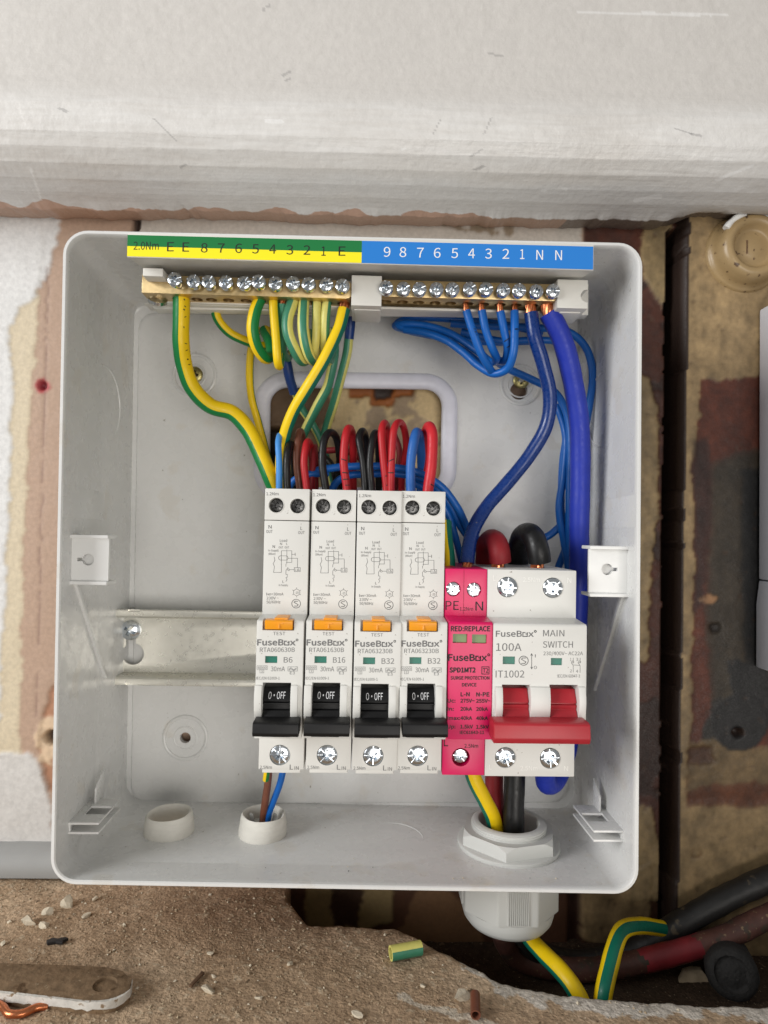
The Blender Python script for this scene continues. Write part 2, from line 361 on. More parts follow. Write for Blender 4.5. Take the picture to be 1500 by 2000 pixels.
paint(red < 15, L3(168, 70, 72), 0.2); paint(red < 8.5, L3(120, 20, 34), -3.0)
line = np.abs(pax - (93 - (pay - 560) * 0.0268) + 6 * n3); paint((line < 1.6) & (n1 > -0.18) & (pay > 520) & (pay < 1400), L3(120, 92, 82), -0.3, 0.7)
# strip between beam and enclosure
paint(inside(ax_, ay_, [(262, 330), (262, 520), (1136, 540), (1136, 330)]), L3(188, 180, 170), 0.4)
paint(inside(pax + 20 * n1, pay, [(256, 380), (270, 380), (268, 520), (258, 520)]), L3(50, 36, 28), -3)
paint(inside(ax_, ay_, [(700, 380), (1140, 400), (1140, 470), (900, 452)]) & (n1 > 0.02), L3(140, 124, 104), -0.4)
# seen through the opening in the back
paint(inside(pax, pay, [(470, 690), (930, 690), (930, 1010), (470, 1010)]), L3(196, 172, 128), 0.0)
paint(inside(pax, pay, [(470, 690), (930, 690), (930, 1010), (470, 1010)]) & (n1 + 0.5 * n3 > 0.10), L3(150, 130, 104), -0.4)
paint(inside(ax_, ay_, [(500, 700), (640, 740), (650, 820), (560, 870), (500, 900)]), L3(112, 88, 64), -1.0)
paint(inside(pax + 6 * n3, pay + 6 * n3, [(680, 740), (810, 740), (808, 774), (772, 776), (770, 792), (724, 793), (722, 776), (682, 776)]), L3(150, 88, 40), -2.0)
paint(inside(pax, pay, [(730, 740), (768, 740), (766, 775), (732, 780)]), L3(60, 50, 46), -2.0)
paint(inside(pax, pay, [(500, 835), (560, 835), (560, 1050), (500, 1050)]), L3(16, 14, 13), -6.0)
# below the enclosure
low = pay > 1690
paint(low & (pax > 560) & (pax < 1300), L3(82, 52, 34), -0.5)
paint(inside(ax_, ay_, [(590, 1690), (760, 1690), (770, 1800), (680, 1830), (600, 1830)]), L3(150, 128, 88), 0.6)
paint(inside(ax_, ay_, [(640, 1720), (710, 1740), (700, 1810), (650, 1810)]), L3(66, 44, 28), -0.5)
paint(inside(ax_, ay_, [(840, 1690), (880, 1740), (940, 1800), (950, 1890), (760, 1860), (800, 1780)]), L3(120, 88, 60), 0.0)
paint(inside(ax_, ay_, [(1130, 1700), (1270, 1690), (1268, 1835), (1180, 1850), (1138, 1830)]), L3(176, 148, 108), 0.8)
paint(low & (pax > 1110) & (pax < 1136), L3(60, 34, 22), -3.5)
paint(inside(ax_, ay_, [(560, 1860), (1500, 1860), (1500, 2300), (560, 2300)]), L3(58, 46, 36), -2.0)
# right of the enclosure: brown brick, beige paint, the dark joint
R = (pax > 1140)
paint(R & (pay < 1700), L3(76, 36, 21), 0.0)
paint(R & (pay < 1700) & (n4 + 0.4 * n1 > 0.06), L3(50, 25, 16), -0.3)
paint(inside(ax_, ay_, [(1258, 425), (1318, 440), (1322, 560), (1306, 622), (1262, 545), (1250, 500)]), L3(150, 128, 90), 0.7)
paint(inside(ax_, ay_, [(1225, 730), (1266, 740), (1284, 800), (1284, 1000), (1270, 1130), (1262, 1290), (1225, 1300)]), L3(152, 130, 94), 0.7)
paint(inside(ax_, ay_, [(1225, 1575), (1274, 1580), (1290, 1680), (1288, 1760), (1225, 1760)]), L3(150, 128, 92), 0.7)
edge = 1335 - (pby - 600) * 0.0175 + 5 * n1
jl = 1303 - (pax * 0 + pay - 600) * 0.010 + 10 * n1 + 5 * n3
gap = (pax > jl) & (pay > 452)
C[gap] = L3(30, 20, 15); H[gap] = -34.0
C[gap & (pax < jl + 7)] = L3(62, 34, 22)
pier = (pbx > edge) & (pby > 395)
H = np.where(pier, 4.0 + 0.5 * n1 + 0.25 * n3, H); C[pier] = L3(162, 137, 99)
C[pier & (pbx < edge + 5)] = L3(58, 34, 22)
B = lambda poly: pier & inside(bx_, by_, poly)
paint(B([(1370, 742), (1700, 735), (1700, 1560), (1342, 1570), (1350, 1430), (1352, 1300), (1356, 1100), (1352, 950), (1362, 860)]), L3(98, 47, 29), -0.5)
paint(B([(1382, 905), (1440, 880), (1700, 860), (1700, 1440), (1390, 1400), (1378, 1200)]), L3(62, 53, 41), -0.1, soft=14)
paint(B([(1352, 860), (1385, 850), (1392, 960), (1384, 1100), (1370, 1200), (1356, 1200)]), L3(58, 33, 27), 0, soft=8)
paint(B([(1448, 915), (1700, 890), (1700, 1340), (1456, 1300), (1448, 1100)]), L3(25, 25, 26), -0.1, soft=8)
paint(B([(1392, 1370), (1410, 1355), (1425, 1390), (1405, 1450), (1370, 1450)]), L3(46, 42, 38), 0)
paint(B([(1340, 1455), (1400, 1440), (1450, 1462), (1700, 1450), (1700, 1535), (1345, 1560)]), L3(126, 104, 72), 0.1, soft=5)
paint(B([(1340, 1462), (1395, 1455), (1402, 1492), (1345, 1500)]), L3(84, 54, 36), -1.0, soft=3)
paint(B([(1340, 1545), (1430, 1528), (1700, 1520), (1700, 1572), (1340, 1580)]), L3(104, 60, 36), 0, soft=4)
disc = np.hypot(pbx - 1446, pby - 1412); paint(pier & (disc + 8 * n3 < 56), L3(30, 29, 30), 0.2); paint(np.hypot(pbx - 1441, pby - 1432) < 8, L3(40, 26, 20), -4)
paint(B([(1420, 1290), (1500, 1300), (1540, 1420), (1440, 1390)]), L3(30, 29, 30), 0.1)
paint(pier & (np.hypot(pbx - 1398, pby - 1228) + 14 * n3 < 10), L3(40, 32, 26), -1.5)
paint(pier & (np.hypot((pbx - 1390) * .6, pby - 1170) + 16 * n3 < 9), L3(176, 132, 92), 0.4)
paint(pier & (np.abs(np.hypot(pbx - 1360, pby - 1667) - 9 + 6 * n3) < 1.6), L3(120, 92, 60), -0.4)
paint(B([(1340, 1690), (1420, 1740), (1700, 1640), (1700, 1900), (1340, 1900)]) & (n1 > 0), L3(160, 134, 96), 0)
paint(pier & (pby > 1870), L3(72, 60, 46), -1.0)
grime_falloff = np.clip(0.5 + 1.6 * fbm(gx * 1.6, gz * 0.5, 26, 57) + 0.8 * n3, 0, 1)
g2 = np.clip(0.5 + 1.5 * fbm(gx * 1.5, gz, 7, 58) + 0.9 * fbm(gx, gz, 1.8, 59, 2), 0, 1); Rr = pax > 1140; C[Rr] *= ((0.56 + 0.42 * grime_falloff[Rr]) * (0.66 + 0.58 * g2[Rr]))[:, None]  # grime streaks, plus the light's fall-off on the right painted into the colour
speck = (fbm(gx, gz, 2.4, 55, 2) > 0.34) & (pax > 1150); paint(speck, L3(70, 50, 34), -0.3, 0.7)
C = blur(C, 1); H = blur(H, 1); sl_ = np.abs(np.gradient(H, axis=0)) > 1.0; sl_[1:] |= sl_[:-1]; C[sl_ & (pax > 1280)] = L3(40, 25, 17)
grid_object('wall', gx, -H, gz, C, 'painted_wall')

# painted beam / lower edge of the plastered wall above
xs = np.arange(-260, 275, 0.7)
prof = [(52, 330), (47, 215), (46, 165), (46.5, 140), (48, 126), (49.5, 118), (49, 110), (46, 100), (41, 92), (35, 84), (30, 78), (27, 74.5), (25, 72.0)]
prof = [(45, -220), (45, -60), (45, 0), (45, 60), (45.5, 120), (46.5, 165), (48, 195), (49, 215), (48.5, 240), (47, 270), (44, 300), (39, 332), (32, 362), (24, 388), (17, 406), (12, 420)]
hs = np.array([p[0] for p in prof], float); pys = np.array([p[1] for p in prof], float)
tt = np.linspace(0, 1, 260) ** 0.9; seg = np.linspace(0, 1, len(prof))
hh = np.interp(tt, seg, hs); zz = np.array([V(750, py, h).z for h, py in zip(np.interp(tt, seg, hs), np.interp(tt, seg, pys))])
tilt = -0.012                                  # the beam runs a little out of level
BX = np.repeat(xs[:, None], len(tt), 1); BH = np.repeat(hh[None], len(xs), 0); BZ = np.repeat(zz[None], len(xs), 0) - tilt * BX
rag = 4.5 * np.clip((xs - 150) / 14, 0, 1) + 3.4 * fbm(xs, 0 * xs, 22, 71) + 2.4 * fbm(xs, 0 * xs, 5, 75)
w = np.clip((tt - 0.86) / 0.14, 0, 1)[None] ** 2.2; BZ = BZ + rag[:, None] * w
wv = 5 * fbm(BX, BZ, 45, 83); st = fbm(BX * 0.06, BZ + wv, 4.0, 81); st2 = fbm(BX * 0.12, BZ + wv, 1.6, 85); st3 = fbm(BX * 0.05, BZ + wv * .6, 1.3, 86, 3); sp = fbm(BX, BZ, 5, 87); big = fbm(BX, BZ, 60, 89)
low_ = np.clip((tt - 0.36) / 0.12, 0, 1)[None]
BH = BH + 1.6 * big + (1 - low_) * 0.22 * sp + low_ * (0.12 * st + 0.10 * st2 + 0.5 * fbm(BX * .5, BZ, 11, 93, 3)) + 0.9 * w * fbm(BX, BZ, 7, 95)
sw = np.exp(-(((BX + 150) / 26) ** 2 + ((BZ - zz[int(.82 * 260)]) / 9) ** 2)); BH = BH + sw * 0.05 * np.sin(np.hypot(BX + 205, BZ - zz[200] - 12) * 2.1)
BC = np.empty(BX.shape + (3,)); BC[:] = L3(206, 202, 197)
m = np.clip((low_ + 0 * BX) * (0.6 + 0.5 * st + 0.8 * st2 + 0.6 * st3 + 1.3 * big), 0, 1)[..., None]; BC = BC * (1 - m) + L3(221, 219, 216) * m
m = (np.clip((tt[None] - 0.74) / 0.1 + 2.2 * st, 0, 1) * 0.5)[..., None]; BC = BC * (1 - m) + L3(206, 207, 208) * m
bare = (tt[None] > 0.985 + 0.20 * fbm(BX, BZ, 18, 101) + 0.0004 * np.clip(BX, 0, 200)); BC[bare] = L3(184, 152, 134)
scr = (fbm(BX * .5, BZ, 6, 111, 2) > 0.36) & (fbm(BX, BZ, 60, 113) > 0.12); BC[scr] = L3(150, 148, 148)
bpx, bpy_ = PX(BX, -BH, BZ)                     # scratches and knocks in the paint
def scratch(x0, y0, x1, y1, w, c):
    d = np.hypot(x1 - x0, y1 - y0); t = np.clip(((bpx - x0) * (x1 - x0) + (bpy_ - y0) * (y1 - y0)) / d ** 2, 0, 1); k = np.hypot(bpx - x0 - t * (x1 - x0), bpy_ - y0 - t * (y1 - y0) + 4 * st2)
    BC[k < w] = BC[k < w] * .6 + L3(*c) * .4
for q_ in ((553, 148, 566, 140, 2.4), (556, 158, 566, 154, 2), (515, 18, 526, 10, 2.6), (926, 332, 945, 326, 2.4), (920, 306, 942, 292, 1.6), (945, 262, 960, 230, 1.4), (845, 262, 862, 232, 1.2), (1318, 252, 1352, 262, 1.3), (1350, 262, 1370, 266, 2.4), (300, 232, 345, 275, 1.2), (955, 104, 985, 112, 1.8), (116, 212, 130, 218, 3), (353, 328, 362, 322, 2.4)): scratch(*q_, (120, 118, 118))
for q_ in ((520, 236, 550, 238, 4), (1130, 24, 1420, 30, 2.4), (1058, 372, 1064, 372, 3), (1100, 368, 1106, 370, 3), (60, 330, 80, 390, 2), (784, 292, 792, 290, 2), (1240, 392, 1290, 384, 4), (1400, 352, 1470, 322, 3)): scratch(*q_, (246, 246, 246))
# return under the lip, back to the wall
nb = 14; kk = np.linspace(0, 1, nb + 1)[1:]
EX = np.repeat(xs[:, None], nb, 1); EH = BH[:, -1:] * (1 - kk) + (WH - 3) * kk; EZ = BZ[:, -1:] - 0.6 * np.sin(kk * pi) + 4.5 * kk
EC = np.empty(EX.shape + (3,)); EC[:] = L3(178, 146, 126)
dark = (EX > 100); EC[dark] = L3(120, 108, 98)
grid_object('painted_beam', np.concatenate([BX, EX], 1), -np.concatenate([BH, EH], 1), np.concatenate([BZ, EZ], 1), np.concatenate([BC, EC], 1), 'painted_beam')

# stone ledge below, broken away on the right
ZL = V(0, 1700, WH).z
brk = [(560, 1750), (600, 1800), (690, 1806), (770, 1810), (815, 1828), (860, 1856), (920, 1880), (980, 1912), (1040, 1928), (1100, 1938), (1180, 1946), (1260, 1951), (1340, 1958), (1420, 1962), (1500, 1962), (1640, 1964)]
be = [G(px, py, ZL) for px, py in brk]; bex = np.array([p.x for p in be]); beh = np.array([-p.y for p in be])
lx = np.arange(-240, 262, 0.8); eh = np.where(lx < bex[0], WH - 4.0, np.interp(lx, bex, beh))
eh = eh + np.where(lx > bex[0] + 12, 1.6 * fbm(lx, 0 * lx, 9, 121) * 2 + 1.2 * fbm(lx, 0 * lx, 2.5, 125), 0)
lh = np.arange(-10, 190, 0.8); LX, LH = np.meshgrid(lx, lh, indexing='ij'); q = None
nA = fbm(LX, LH, 30, 131); nB = fbm(LX, LH, 6, 135); nC = fbm(LX, LH, 2.0, 139, 2)
LZ = ZL + 2.2 * nA + 0.9 * nB + 0.35 * nC
de = LH - eh[:, None]; LZ = LZ - 1.3 * np.exp(-np.abs(de) / 2.0) - np.where(de < 0, 34 * (1 - np.exp(de / 1.6)), 0)
crk = np.abs((LX + 172) - (LH - 4) * -0.30 + 1.2 * nB); LZ -= np.where((crk < 1.0) & (LH < 26), 1.6, 0)
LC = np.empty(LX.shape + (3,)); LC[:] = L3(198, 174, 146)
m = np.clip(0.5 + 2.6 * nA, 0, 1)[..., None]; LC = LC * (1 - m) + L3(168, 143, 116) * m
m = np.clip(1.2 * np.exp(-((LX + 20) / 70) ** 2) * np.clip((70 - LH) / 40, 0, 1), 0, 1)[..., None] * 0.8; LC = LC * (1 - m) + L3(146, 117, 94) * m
m = (nC + 0.6 * nB > 0.30)[..., None] * 0.5; LC = LC * (1 - m) + L3(206, 190, 164) * m
m = np.clip((LX - 30) / 30, 0, 1) * np.clip(1.25 - de / (7 + 8 * (0.5 + fbm(LX, 0 * LX, 18, 151))) + 1.5 * nB, 0, 1); m = (m > 0.5)[..., None] * 0.85; LC = LC * (1 - m) + L3(206, 200, 190) * m
str_ = (np.abs((LH - 96) + (LX - 50) * -0.42 + 6 * nB) < 1.8) & (LX > 20) & (LX < 66); LC[str_] = L3(196, 184, 166)
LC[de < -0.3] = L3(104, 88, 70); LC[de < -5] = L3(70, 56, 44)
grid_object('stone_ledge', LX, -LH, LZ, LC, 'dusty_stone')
def zl(x, h):                                 # ledge surface height near a point
    i = int(np.clip(round((x - lx[0]) / 0.8), 0, len(lx) - 1)); j = int(np.clip(round((h + 10) / 0.8), 0, len(lh) - 1)); return float(LZ[i, j])

# ------------------------------------------------------------------ enclosure
D = 75.7
def rquad(c, r, n=8):                          # rounded corners on a four-sided outline (TL, TR, BR, BL) in (x, z)
    out = []
    for i in range(4):
        p = Vector(c[i]); a = (Vector(c[i - 1]) - p).normalized(); b = (Vector(c[(i + 1) % 4]) - p).normalized(); ce = p + (a + b) * r
        for k in range(n + 1):
            t = pi / 2 * k / n; out.append(ce - b * r * cos(t) - a * r * sin(t))
    return out
def inset(c, d):
    cx = sum(p[0] for p in c) / 4; cz = sum(p[1] for p in c) / 4
    return [(p[0] - d * (1 if p[0] > cx else -1), p[1] - d * (1 if p[1] > cz else -1)) for p in c]
rim = [(V(px, py, D).x, V(px, py, D).z) for px, py in [(123, 448), (1256, 474), (1248, 1748), (97, 1728)]]
bBL, bBR = V(240, 1584, 0), V(1124, 1582, 0)
dl, dr = bBL.x - rim[3][0], bBR.x - rim[2][0]
back = [(rim[0][0] + dl, rim[0][1] - 3.2), (rim[1][0] + dr, rim[1][1] - 3.2), (bBR.x, bBR.z), (bBL.x, bBL.z)]
def mixc(a, b, t): return [(p[0] * (1 - t) + q[0] * t, p[1] * (1 - t) + q[1] * t) for p, q in zip(a, b)]
def loop3(c, r, h, n=8): return [(p.x, -h, p.y) for p in rquad(c, r, n)]
rin = inset(rim, 1.7)
enc = thing('enclosure', (0, 0, rim[2][1]), 'open light grey plastic fuse box enclosure fixed to the old wall', 'enclosure')
mb = MB()
outer_b = inset(rim, 1.2)
mb.loft([loop3(outer_b, 8.4, -2.0), loop3(inset(rim, 0.2), 9.2, D - 3), loop3(rim, 9.4, D - 2.4), loop3(rim, 9.4, D - 0.5), loop3(inset(rim, 0.35), 9.1, D), loop3(inset(rim, 1.3), 8.2, D),
         loop3(rin, 7.8, D - 0.5), loop3(mixc(rin, back, 0.03), 7.8, D - 3), loop3(mixc(rin, back, 0.5), 7.6, D * 0.5), loop3(mixc(rin, back, 0.985), 7.4, 1.6), loop3(inset(back, 0.25), 7.2, 0.45), loop3(inset(back, 0.9), 7.0, 0.0)])
shell = mesh('shell', mb, 'enclosure_plastic', smooth=50)
# back panel: shallow channel, raised field, opening for the cables
op_o = [(V(px, py, 0).x, V(px, py, 0).z) for px, py in [(514, 742), (878, 747), (874, 968), (512, 966)]]
mb = MB()
f0 = inset(back, 4.2)
mb.loft([loop3(inset(back, 0.9), 7.0, 0.0), loop3(inset(back, 3.6), 8.0, 0.0), loop3(f0, 8.5, 0.9), loop3(inset(f0, 1.0), 8.5, 1.1), loop3(inset(f0, 12.0), 8.5, 1.1), loop3(op_o, 12.5, 1.1), loop3(op_o, 12.5, -2.0), loop3(inset(outer_b, 0.1), 8.4, -2.0)])
panel = mesh('back_panel', mb, 'enclosure_plastic', smooth=35)
# holes in the panel (mounting holes) and in the floor (cable entries)
def floor_z(x, h):
    t = 1 - h / D; zL = rin[3][1] * (1 - t) + back[3][1] * t; zR = rin[2][1] * (1 - t) + back[2][1] * t
    xL, xR = rin[3][0], rin[2][0]; return zL + (zR - zL) * (x - xL) / (xR - xL)
MH = [V(380, 733, 1), V(1016, 742, 1), V(362, 1441, 1), V(1013, 1450, 1)]
cut = [MB().lathe([(2.6, 0), (2.6, 8)], (p.x, 4, p.z), n=20) for p in (MH[0], MH[2])] + [MB().lathe([(4.4, 0), (4.4, 8)], (MH[1].x - 0.6, 4, MH[1].z - 5.6), n=20)]
panel = boolean(panel, cut)
obj('back_panel', panel, enc)
GL = V(993, 1628, 38); GH = 38.0; GL = Vector((GL.x, -GH, floor_z(GL.x, GH)))
B1 = V(333, 1628, 30); B1 = Vector((B1.x, -32.0, floor_z(B1.x, 32))); B2 = V(514, 1634, 30); B2 = Vector((B2.x, -32.0, floor_z(B2.x, 32)))
cut = [MB().lathe([(r, -5), (r, 5)], c, ax=(0, 0, 1), n=28) for c, r in ((GL, 16.2), (B1, 9.2), (B2, 9.2))]
obj('shell', boolean(shell, cut), enc)
def torus(c, R, r, ax, n=40, k=8, sx=1.0, ref=None):
    ax = Vector(ax).normalized(); u = Vector(ref).normalized() if ref else ax.orthogonal().normalized(); w_ = ax.cross(u); c = Vector(c); loops = []
    for i in range(n):
        a = 2 * pi * i / n; d = u * cos(a) * sx + w_ * sin(a); dn = (u * cos(a) + w_ * sin(a))
        loops.append([c + d * R + (dn * cos(2 * pi * j / k) + ax * sin(2 * pi * j / k)) * r for j in range(k)])
    loops.append(loops[0]); return MB().loft(loops)
for i, p in enumerate(MH):                     # ring bosses round the mounting holes
    c = (p.x, -0.95, p.z - (2.5 if i == 1 else 0)); mb = torus(c, 10.2 if i != 1 else 9.6, 1.0, (0, -1, 0), 48)
    part('mounting_ring', mb, 'enclosure_plastic', enc)
    mb = torus(c, 5.4 if i != 1 else 6.2, 0.45, (0, -1, 0), 40); part('mounting_ring', mb, 'enclosure_plastic', enc)
# knock-out rings on the walls and floor
def wall_x(side, z, h):
    t = 1 - h / D; a, b = (0, 3) if side < 0 else (1, 2)
    xt = rin[a][0] * (1 - t) + back[a][0] * t; xb = rin[b][0] * (1 - t) + back[b][0] * t
    zt = rin[a][1]; zb = rin[b][1]; return xt + (xb - xt) * (zt - z) / (zt - zb)
for s_, pxy in ((-1, (205, 790)), (1, (1187, 800))):
    h_ = 34; z_ = V(*pxy, h_).z; nrm = Vector((-s_, -0.04, 0)); c = Vector((wall_x(s_, z_, h_) - s_ * -0.15, -h_, z_))
    part('knockout_ring', torus(c, 17.0, 0.35, nrm, 56), 'enclosure_plastic', enc)
kx = V(762, 1633, 34).x; part('knockout_ring', torus((kx, -34, floor_z(kx, 34) + 0.2), 14.6, 0.5, (0, -0.03, 1), 56), 'enclosure_plastic', enc)
# wall steps: below them the wall is a little thicker
for s_ in (-1, 1):
    for (ya, yb, th) in (((944, 965), (1010, 1030), 0.12),):
        za = V(110 if s_ < 0 else 1255, ya[0] if s_ < 0 else ya[1], D).z; zb = V(110 if s_ < 0 else 1255, yb[0] if s_ < 0 else yb[1], D).z
        P = []
        for h_, zz_ in ((D - 0.6, za), (4, za - 2.0), (4, zb - 1), (D - 0.6, zb)):
            P.append((wall_x(s_, zz_, h_) + s_ * 0.8, -h_, zz_))
        part('wall_step', MB().prism(P, (-s_ * (0.8 + th), 0, 0)), 'enclosure_plastic', enc, bevel=0.2)
    # slanting web below each cover clip
    a = V(142 if s_ < 0 else 1222, 1140 if s_ < 0 else 1165, 66).z; b = V(185 if s_ < 0 else 1170, 1325 if s_ < 0 else 1350, 30).z
    P = [(wall_x(s_, a, 62), -64, a), (wall_x(s_, a, 62), -61.5, a + 0.5), (wall_x(s_, b, 28), -27, b), (wall_x(s_, b, 28), -29.5, b)]
    P = [(x + s_ * 0.6, y, z) for x, y, z in P]; part('web', MB().prism(P, (-s_ * 1.9, 0, 0)), 'enclosure_plastic', enc, bevel=0.25)
# cover clips with keyhole
for s_, (x0, x1, y0, y1), kh in ((-1, (125, 211, 1050, 1136), (172, 1093)), (1, (1150, 1236, 1072, 1160), (1186, 1112))):
    h_ = 66.0; a = V(x0, y0, h_); b = V(x1, y1, h_)
    wl = wall_x(s_, a.z, h_) + s_ * 0.5
    xa, xb = (min(a.x, wl), b.x) if s_ < 0 else (a.x, max(b.x, wl))
    plate = mesh('cover_clip', MB().box(xa, xb, -h_, -h_ + 1.6, b.z, a.z), 'enclosure_clip', bevel=0.5)
    k = V(*kh, h_); c1 = MB().lathe([(2.3, -4), (2.3, 4)], (k.x, -h_, k.z), n=24); sx_ = -1 if s_ < 0 else 1
    c2 = MB().box(min(k.x, k.x + sx_ * 4.2), max(k.x, k.x + sx_ * 4.2), -h_ - 4, -h_ + 4, k.z - 0.7, k.z + 0.7)
    cl = obj('cover_clip', boolean(plate, [c1, c2]), enc)
    part('flange', MB().box(xa, xb, -h_ - 1.6, -h_ + 9, a.z - 0.1, a.z + 1.3), 'enclosure_clip', cl, bevel=0.35)
    part('flange', MB().box(xa, xb, -h_ - 1.6, -h_ + 9, b.z - 1.3, b.z + 0.1), 'enclosure_clip', cl, bevel=0.35)
    part('boss', MB().lathe([(1.2, -9), (3.4, -9), (3.4, -2.2), (2.9, -2.0)], (k.x, -h_ + 0.0, k.z), n=20, capa=True, capb=True), 'enclosure_plastic', cl)
# paired tabs at the bottom corners, with slot
for s_ in (-1, 1):
    if s_ < 0: q_ = [(121, 1611), (193, 1611), (236, 1564)]
    else: q_ = [(1227, 1627), (1160, 1627), (1119, 1576)]
    f = V(*q_[0], 64); z_ = f.z
    def at(px, py): p = G(px, py, z_); return p
    A, Bq, Cq = at(*q_[0]), at(*q_[1]), at(*q_[2])
    wf = wall_x(s_, z_, 64) + s_ * 0.6; wb = wall_x(s_, z_, -Cq.y) + s_ * 0.6
    for j, dz in enumerate((0.0, -3.6)):
        P = [(wf, A.y, z_ + dz), (Bq.x, A.y, z_ + dz), (Cq.x, Cq.y, z_ + dz), (wb, Cq.y, z_ + dz)]
        tm = mesh('hinge_tab', MB().prism(P, (0, 0, 0.9)), 'enclosure_plastic', bevel=0.2)
        if j == 0:
            m_ = (A.y + Cq.y) / 2; xm = (wf + Bq.x) / 2 - s_ * 1.5
            tm = boolean(tm, [MB().box(xm - 4.5, xm + 4.5, m_ - 4, m_ + 4, z_ - 3, z_ + 3)])
        obj('hinge_tab', tm, enc)
    mb = MB().box(min(wf, wf - s_ * 1.2), max(wf, wf - s_ * 1.2), A.y + 0.4, A.y + 1.6, z_ - 2.8, z_ + 0.1)
    part('hinge_tab', mb, 'enclosure_plastic', enc)
    P = [(wf - s_ * 0.2, A.y + 18, z_ + 0.4), (wf - s_ * 0.2, A.y + 18, z_ + 7), (wf - s_ * 0.2, A.y + 26, z_ + 12), (wf - s_ * 0.2, A.y + 26, z_ + 0.4)]
    P = [(x - s_ * 3.0, y, z) for x, y, z in P]; part('hinge_tab', MB().prism(P, (-s_ * 0.8, 0, 0)), 'enclosure_plastic', enc, bevel=0.2)

# protective edging pushed onto the opening
ed = loop3(op_o, 12.5, 0.0, 14); n_ = len(ed); loops = []
cx = sum(p[0] for p in ed) / n_; cz = sum(p[2] for p in ed) / n_
for i in range(n_ + 1):
    p = Vector(ed[i % n_]); t = (Vector(ed[(i + 1) % n_]) - Vector(ed[i - 1])).normalized(); nn = Vector((t.z, 0, -t.x))
    if nn.dot(p - Vector((cx, 0, cz))) < 0: nn = -nn
    wob = 1 + 0.05 * sin(i * 1.9)
    pr = [(-3.0, -2.6), (-3.9, 0.5), (-3.4, 2.2), (-1.5, 2.9 * wob), (1.6, 2.9), (3.6, 2.3 * wob), (4.1, 1.2), (2.2, 1.15), (0.1, 1.15), (0.05, -2.1), (2.6, -2.2), (2.6, -3.2)]
    loops.append([p + nn * a + Vector((0, -b, 0)) for a, b in pr])
em = mesh('edging_strip', MB().loft(loops), 'edging', smooth=60)
obj('edging_strip', em, None, 'pale lilac plastic edging strip lining the cable opening in the back', 'edging strip')

# ------------------------------------------------------------------ DIN rail
Zr = V(380, 1260, 8).z; xr0 = V(222, 1262, 10).x; xr1 = V(1118, 1262, 10).x
pr = [(2.0, -13.5), (11.0, -13.5), (12.2, -14.4), (12.2, -17.2), (11.6, -17.5), (10.8, -17.5), (10.8, -15.0), (10.2, -14.9), (1.0, -14.8), (1.0, 14.8), (10.2, 14.9), (10.8, 15.0), (10.8, 17.5), (11.6, 17.5), (12.2, 17.2), (12.2, 14.4), (11.0, 13.5), (2.0, 13.5)]
pr = [(h + 4.6, z + Zr) for h, z in pr]
rail = mesh('din_rail', MB().profx(pr, xr0, xr1), 'rail_zinc', bevel=0.22, smooth=45)
kz = V(262, 1276, 5); ks = V(258, 1229, 5)
rail = boolean(rail, [MB().lathe([(5.2, -9), (5.2, 9)], (kz.x, -6, kz.z), n=32), MB().box(ks.x - 2.2, ks.x + 2.6, -11, 3, kz.z, ks.z),
                      MB().box(xr0 + 8.5, xr0 + 14, -20, -15.6, Zr + 16.4, Zr + 20), MB().box(xr0 + 8.5, xr0 + 14, -20, -15.6, Zr - 20, Zr - 16.4)])
obj('din_rail', rail, None, 'bare zinc DIN rail running across the back of the enclosure', 'rail')

# ------------------------------------------------------------------ screws (shared meshes)
def screw_mesh(name, r, hgt, m, depth, dome=0.25, notch=True, shank=0.0):
    prof = [(r * 0.94, 0), (r, 0.15), (r, hgt - 0.3), (r * 0.93, hgt - 0.05), (r * 0.6, hgt + dome * 0.6), (r * 0.2, hgt + dome)]
    if shank: prof = [(r * 0.62, -shank)] + [(r * 0.62, -0.01)] + prof
    b = mesh(name, MB().lathe(prof, (0, 0, 0), n=28), m)
    k = r * 0.20; L = r * 0.70; c = []
    for i in range(2):
        a = i * pi / 2; u = Vector((cos(a), 0, sin(a))); w_ = Vector((-sin(a), 0, cos(a)))
        lo, hi = -(hgt - depth), -(hgt + 3)
        P = [u * -L * 0.45 - w_ * k * .6 + Vector((0, lo, 0)), u * L * 0.45 - w_ * k * .6 + Vector((0, lo, 0)), u * L * 0.45 + w_ * k * .6 + Vector((0, lo, 0)), u * -L * 0.45 + w_ * k * .6 + Vector((0, lo, 0)),
             u * -L * 1.2 - w_ * k * 1.15 + Vector((0, hi, 0)), u * L * 1.2 - w_ * k * 1.15 + Vector((0, hi, 0)), u * L * 1.2 + w_ * k * 1.15 + Vector((0, hi, 0)), u * -L * 1.2 + w_ * k * 1.15 + Vector((0, hi, 0))]
        q_ = MB().add(P, [(0, 3, 2, 1), (4, 5, 6, 7), (0, 1, 5, 4), (1, 2, 6, 5), (2, 3, 7, 6), (3, 0, 4, 7)]); c.append(q_)
        if notch:                              # the four small ray notches of a posi head
            for sg in (0, 1):
                aa = a + pi / 4 + sg * pi; u2 = Vector((cos(aa), 0, sin(aa))); w2 = Vector((-sin(aa), 0, cos(aa)))
                P = [u2 * r * 0.30 - w2 * k * .28, u2 * r * 0.95 - w2 * k * .28, u2 * r * 0.95 + w2 * k * .28, u2 * r * 0.30 + w2 * k * .28]
                c.append(MB().prism([p + Vector((0, -hgt + 0.35, 0)) for p in P], (0, -3, 0)))
    # one slot right across
    if notch:
        aa = 0.0; c.append(MB().box(-r * 1.2, r * 1.2, -hgt - 3, -hgt + 0.45, -k * 0.45, k * 0.45))
    return boolean(b, c)
SC_BAR = screw_mesh('screw', 2.85, 2.6, 'zinc', 1.5, shank=3.0)
SC_TERM = screw_mesh('terminal_screw', 3.75, 2.4, 'zinc', 1.7)
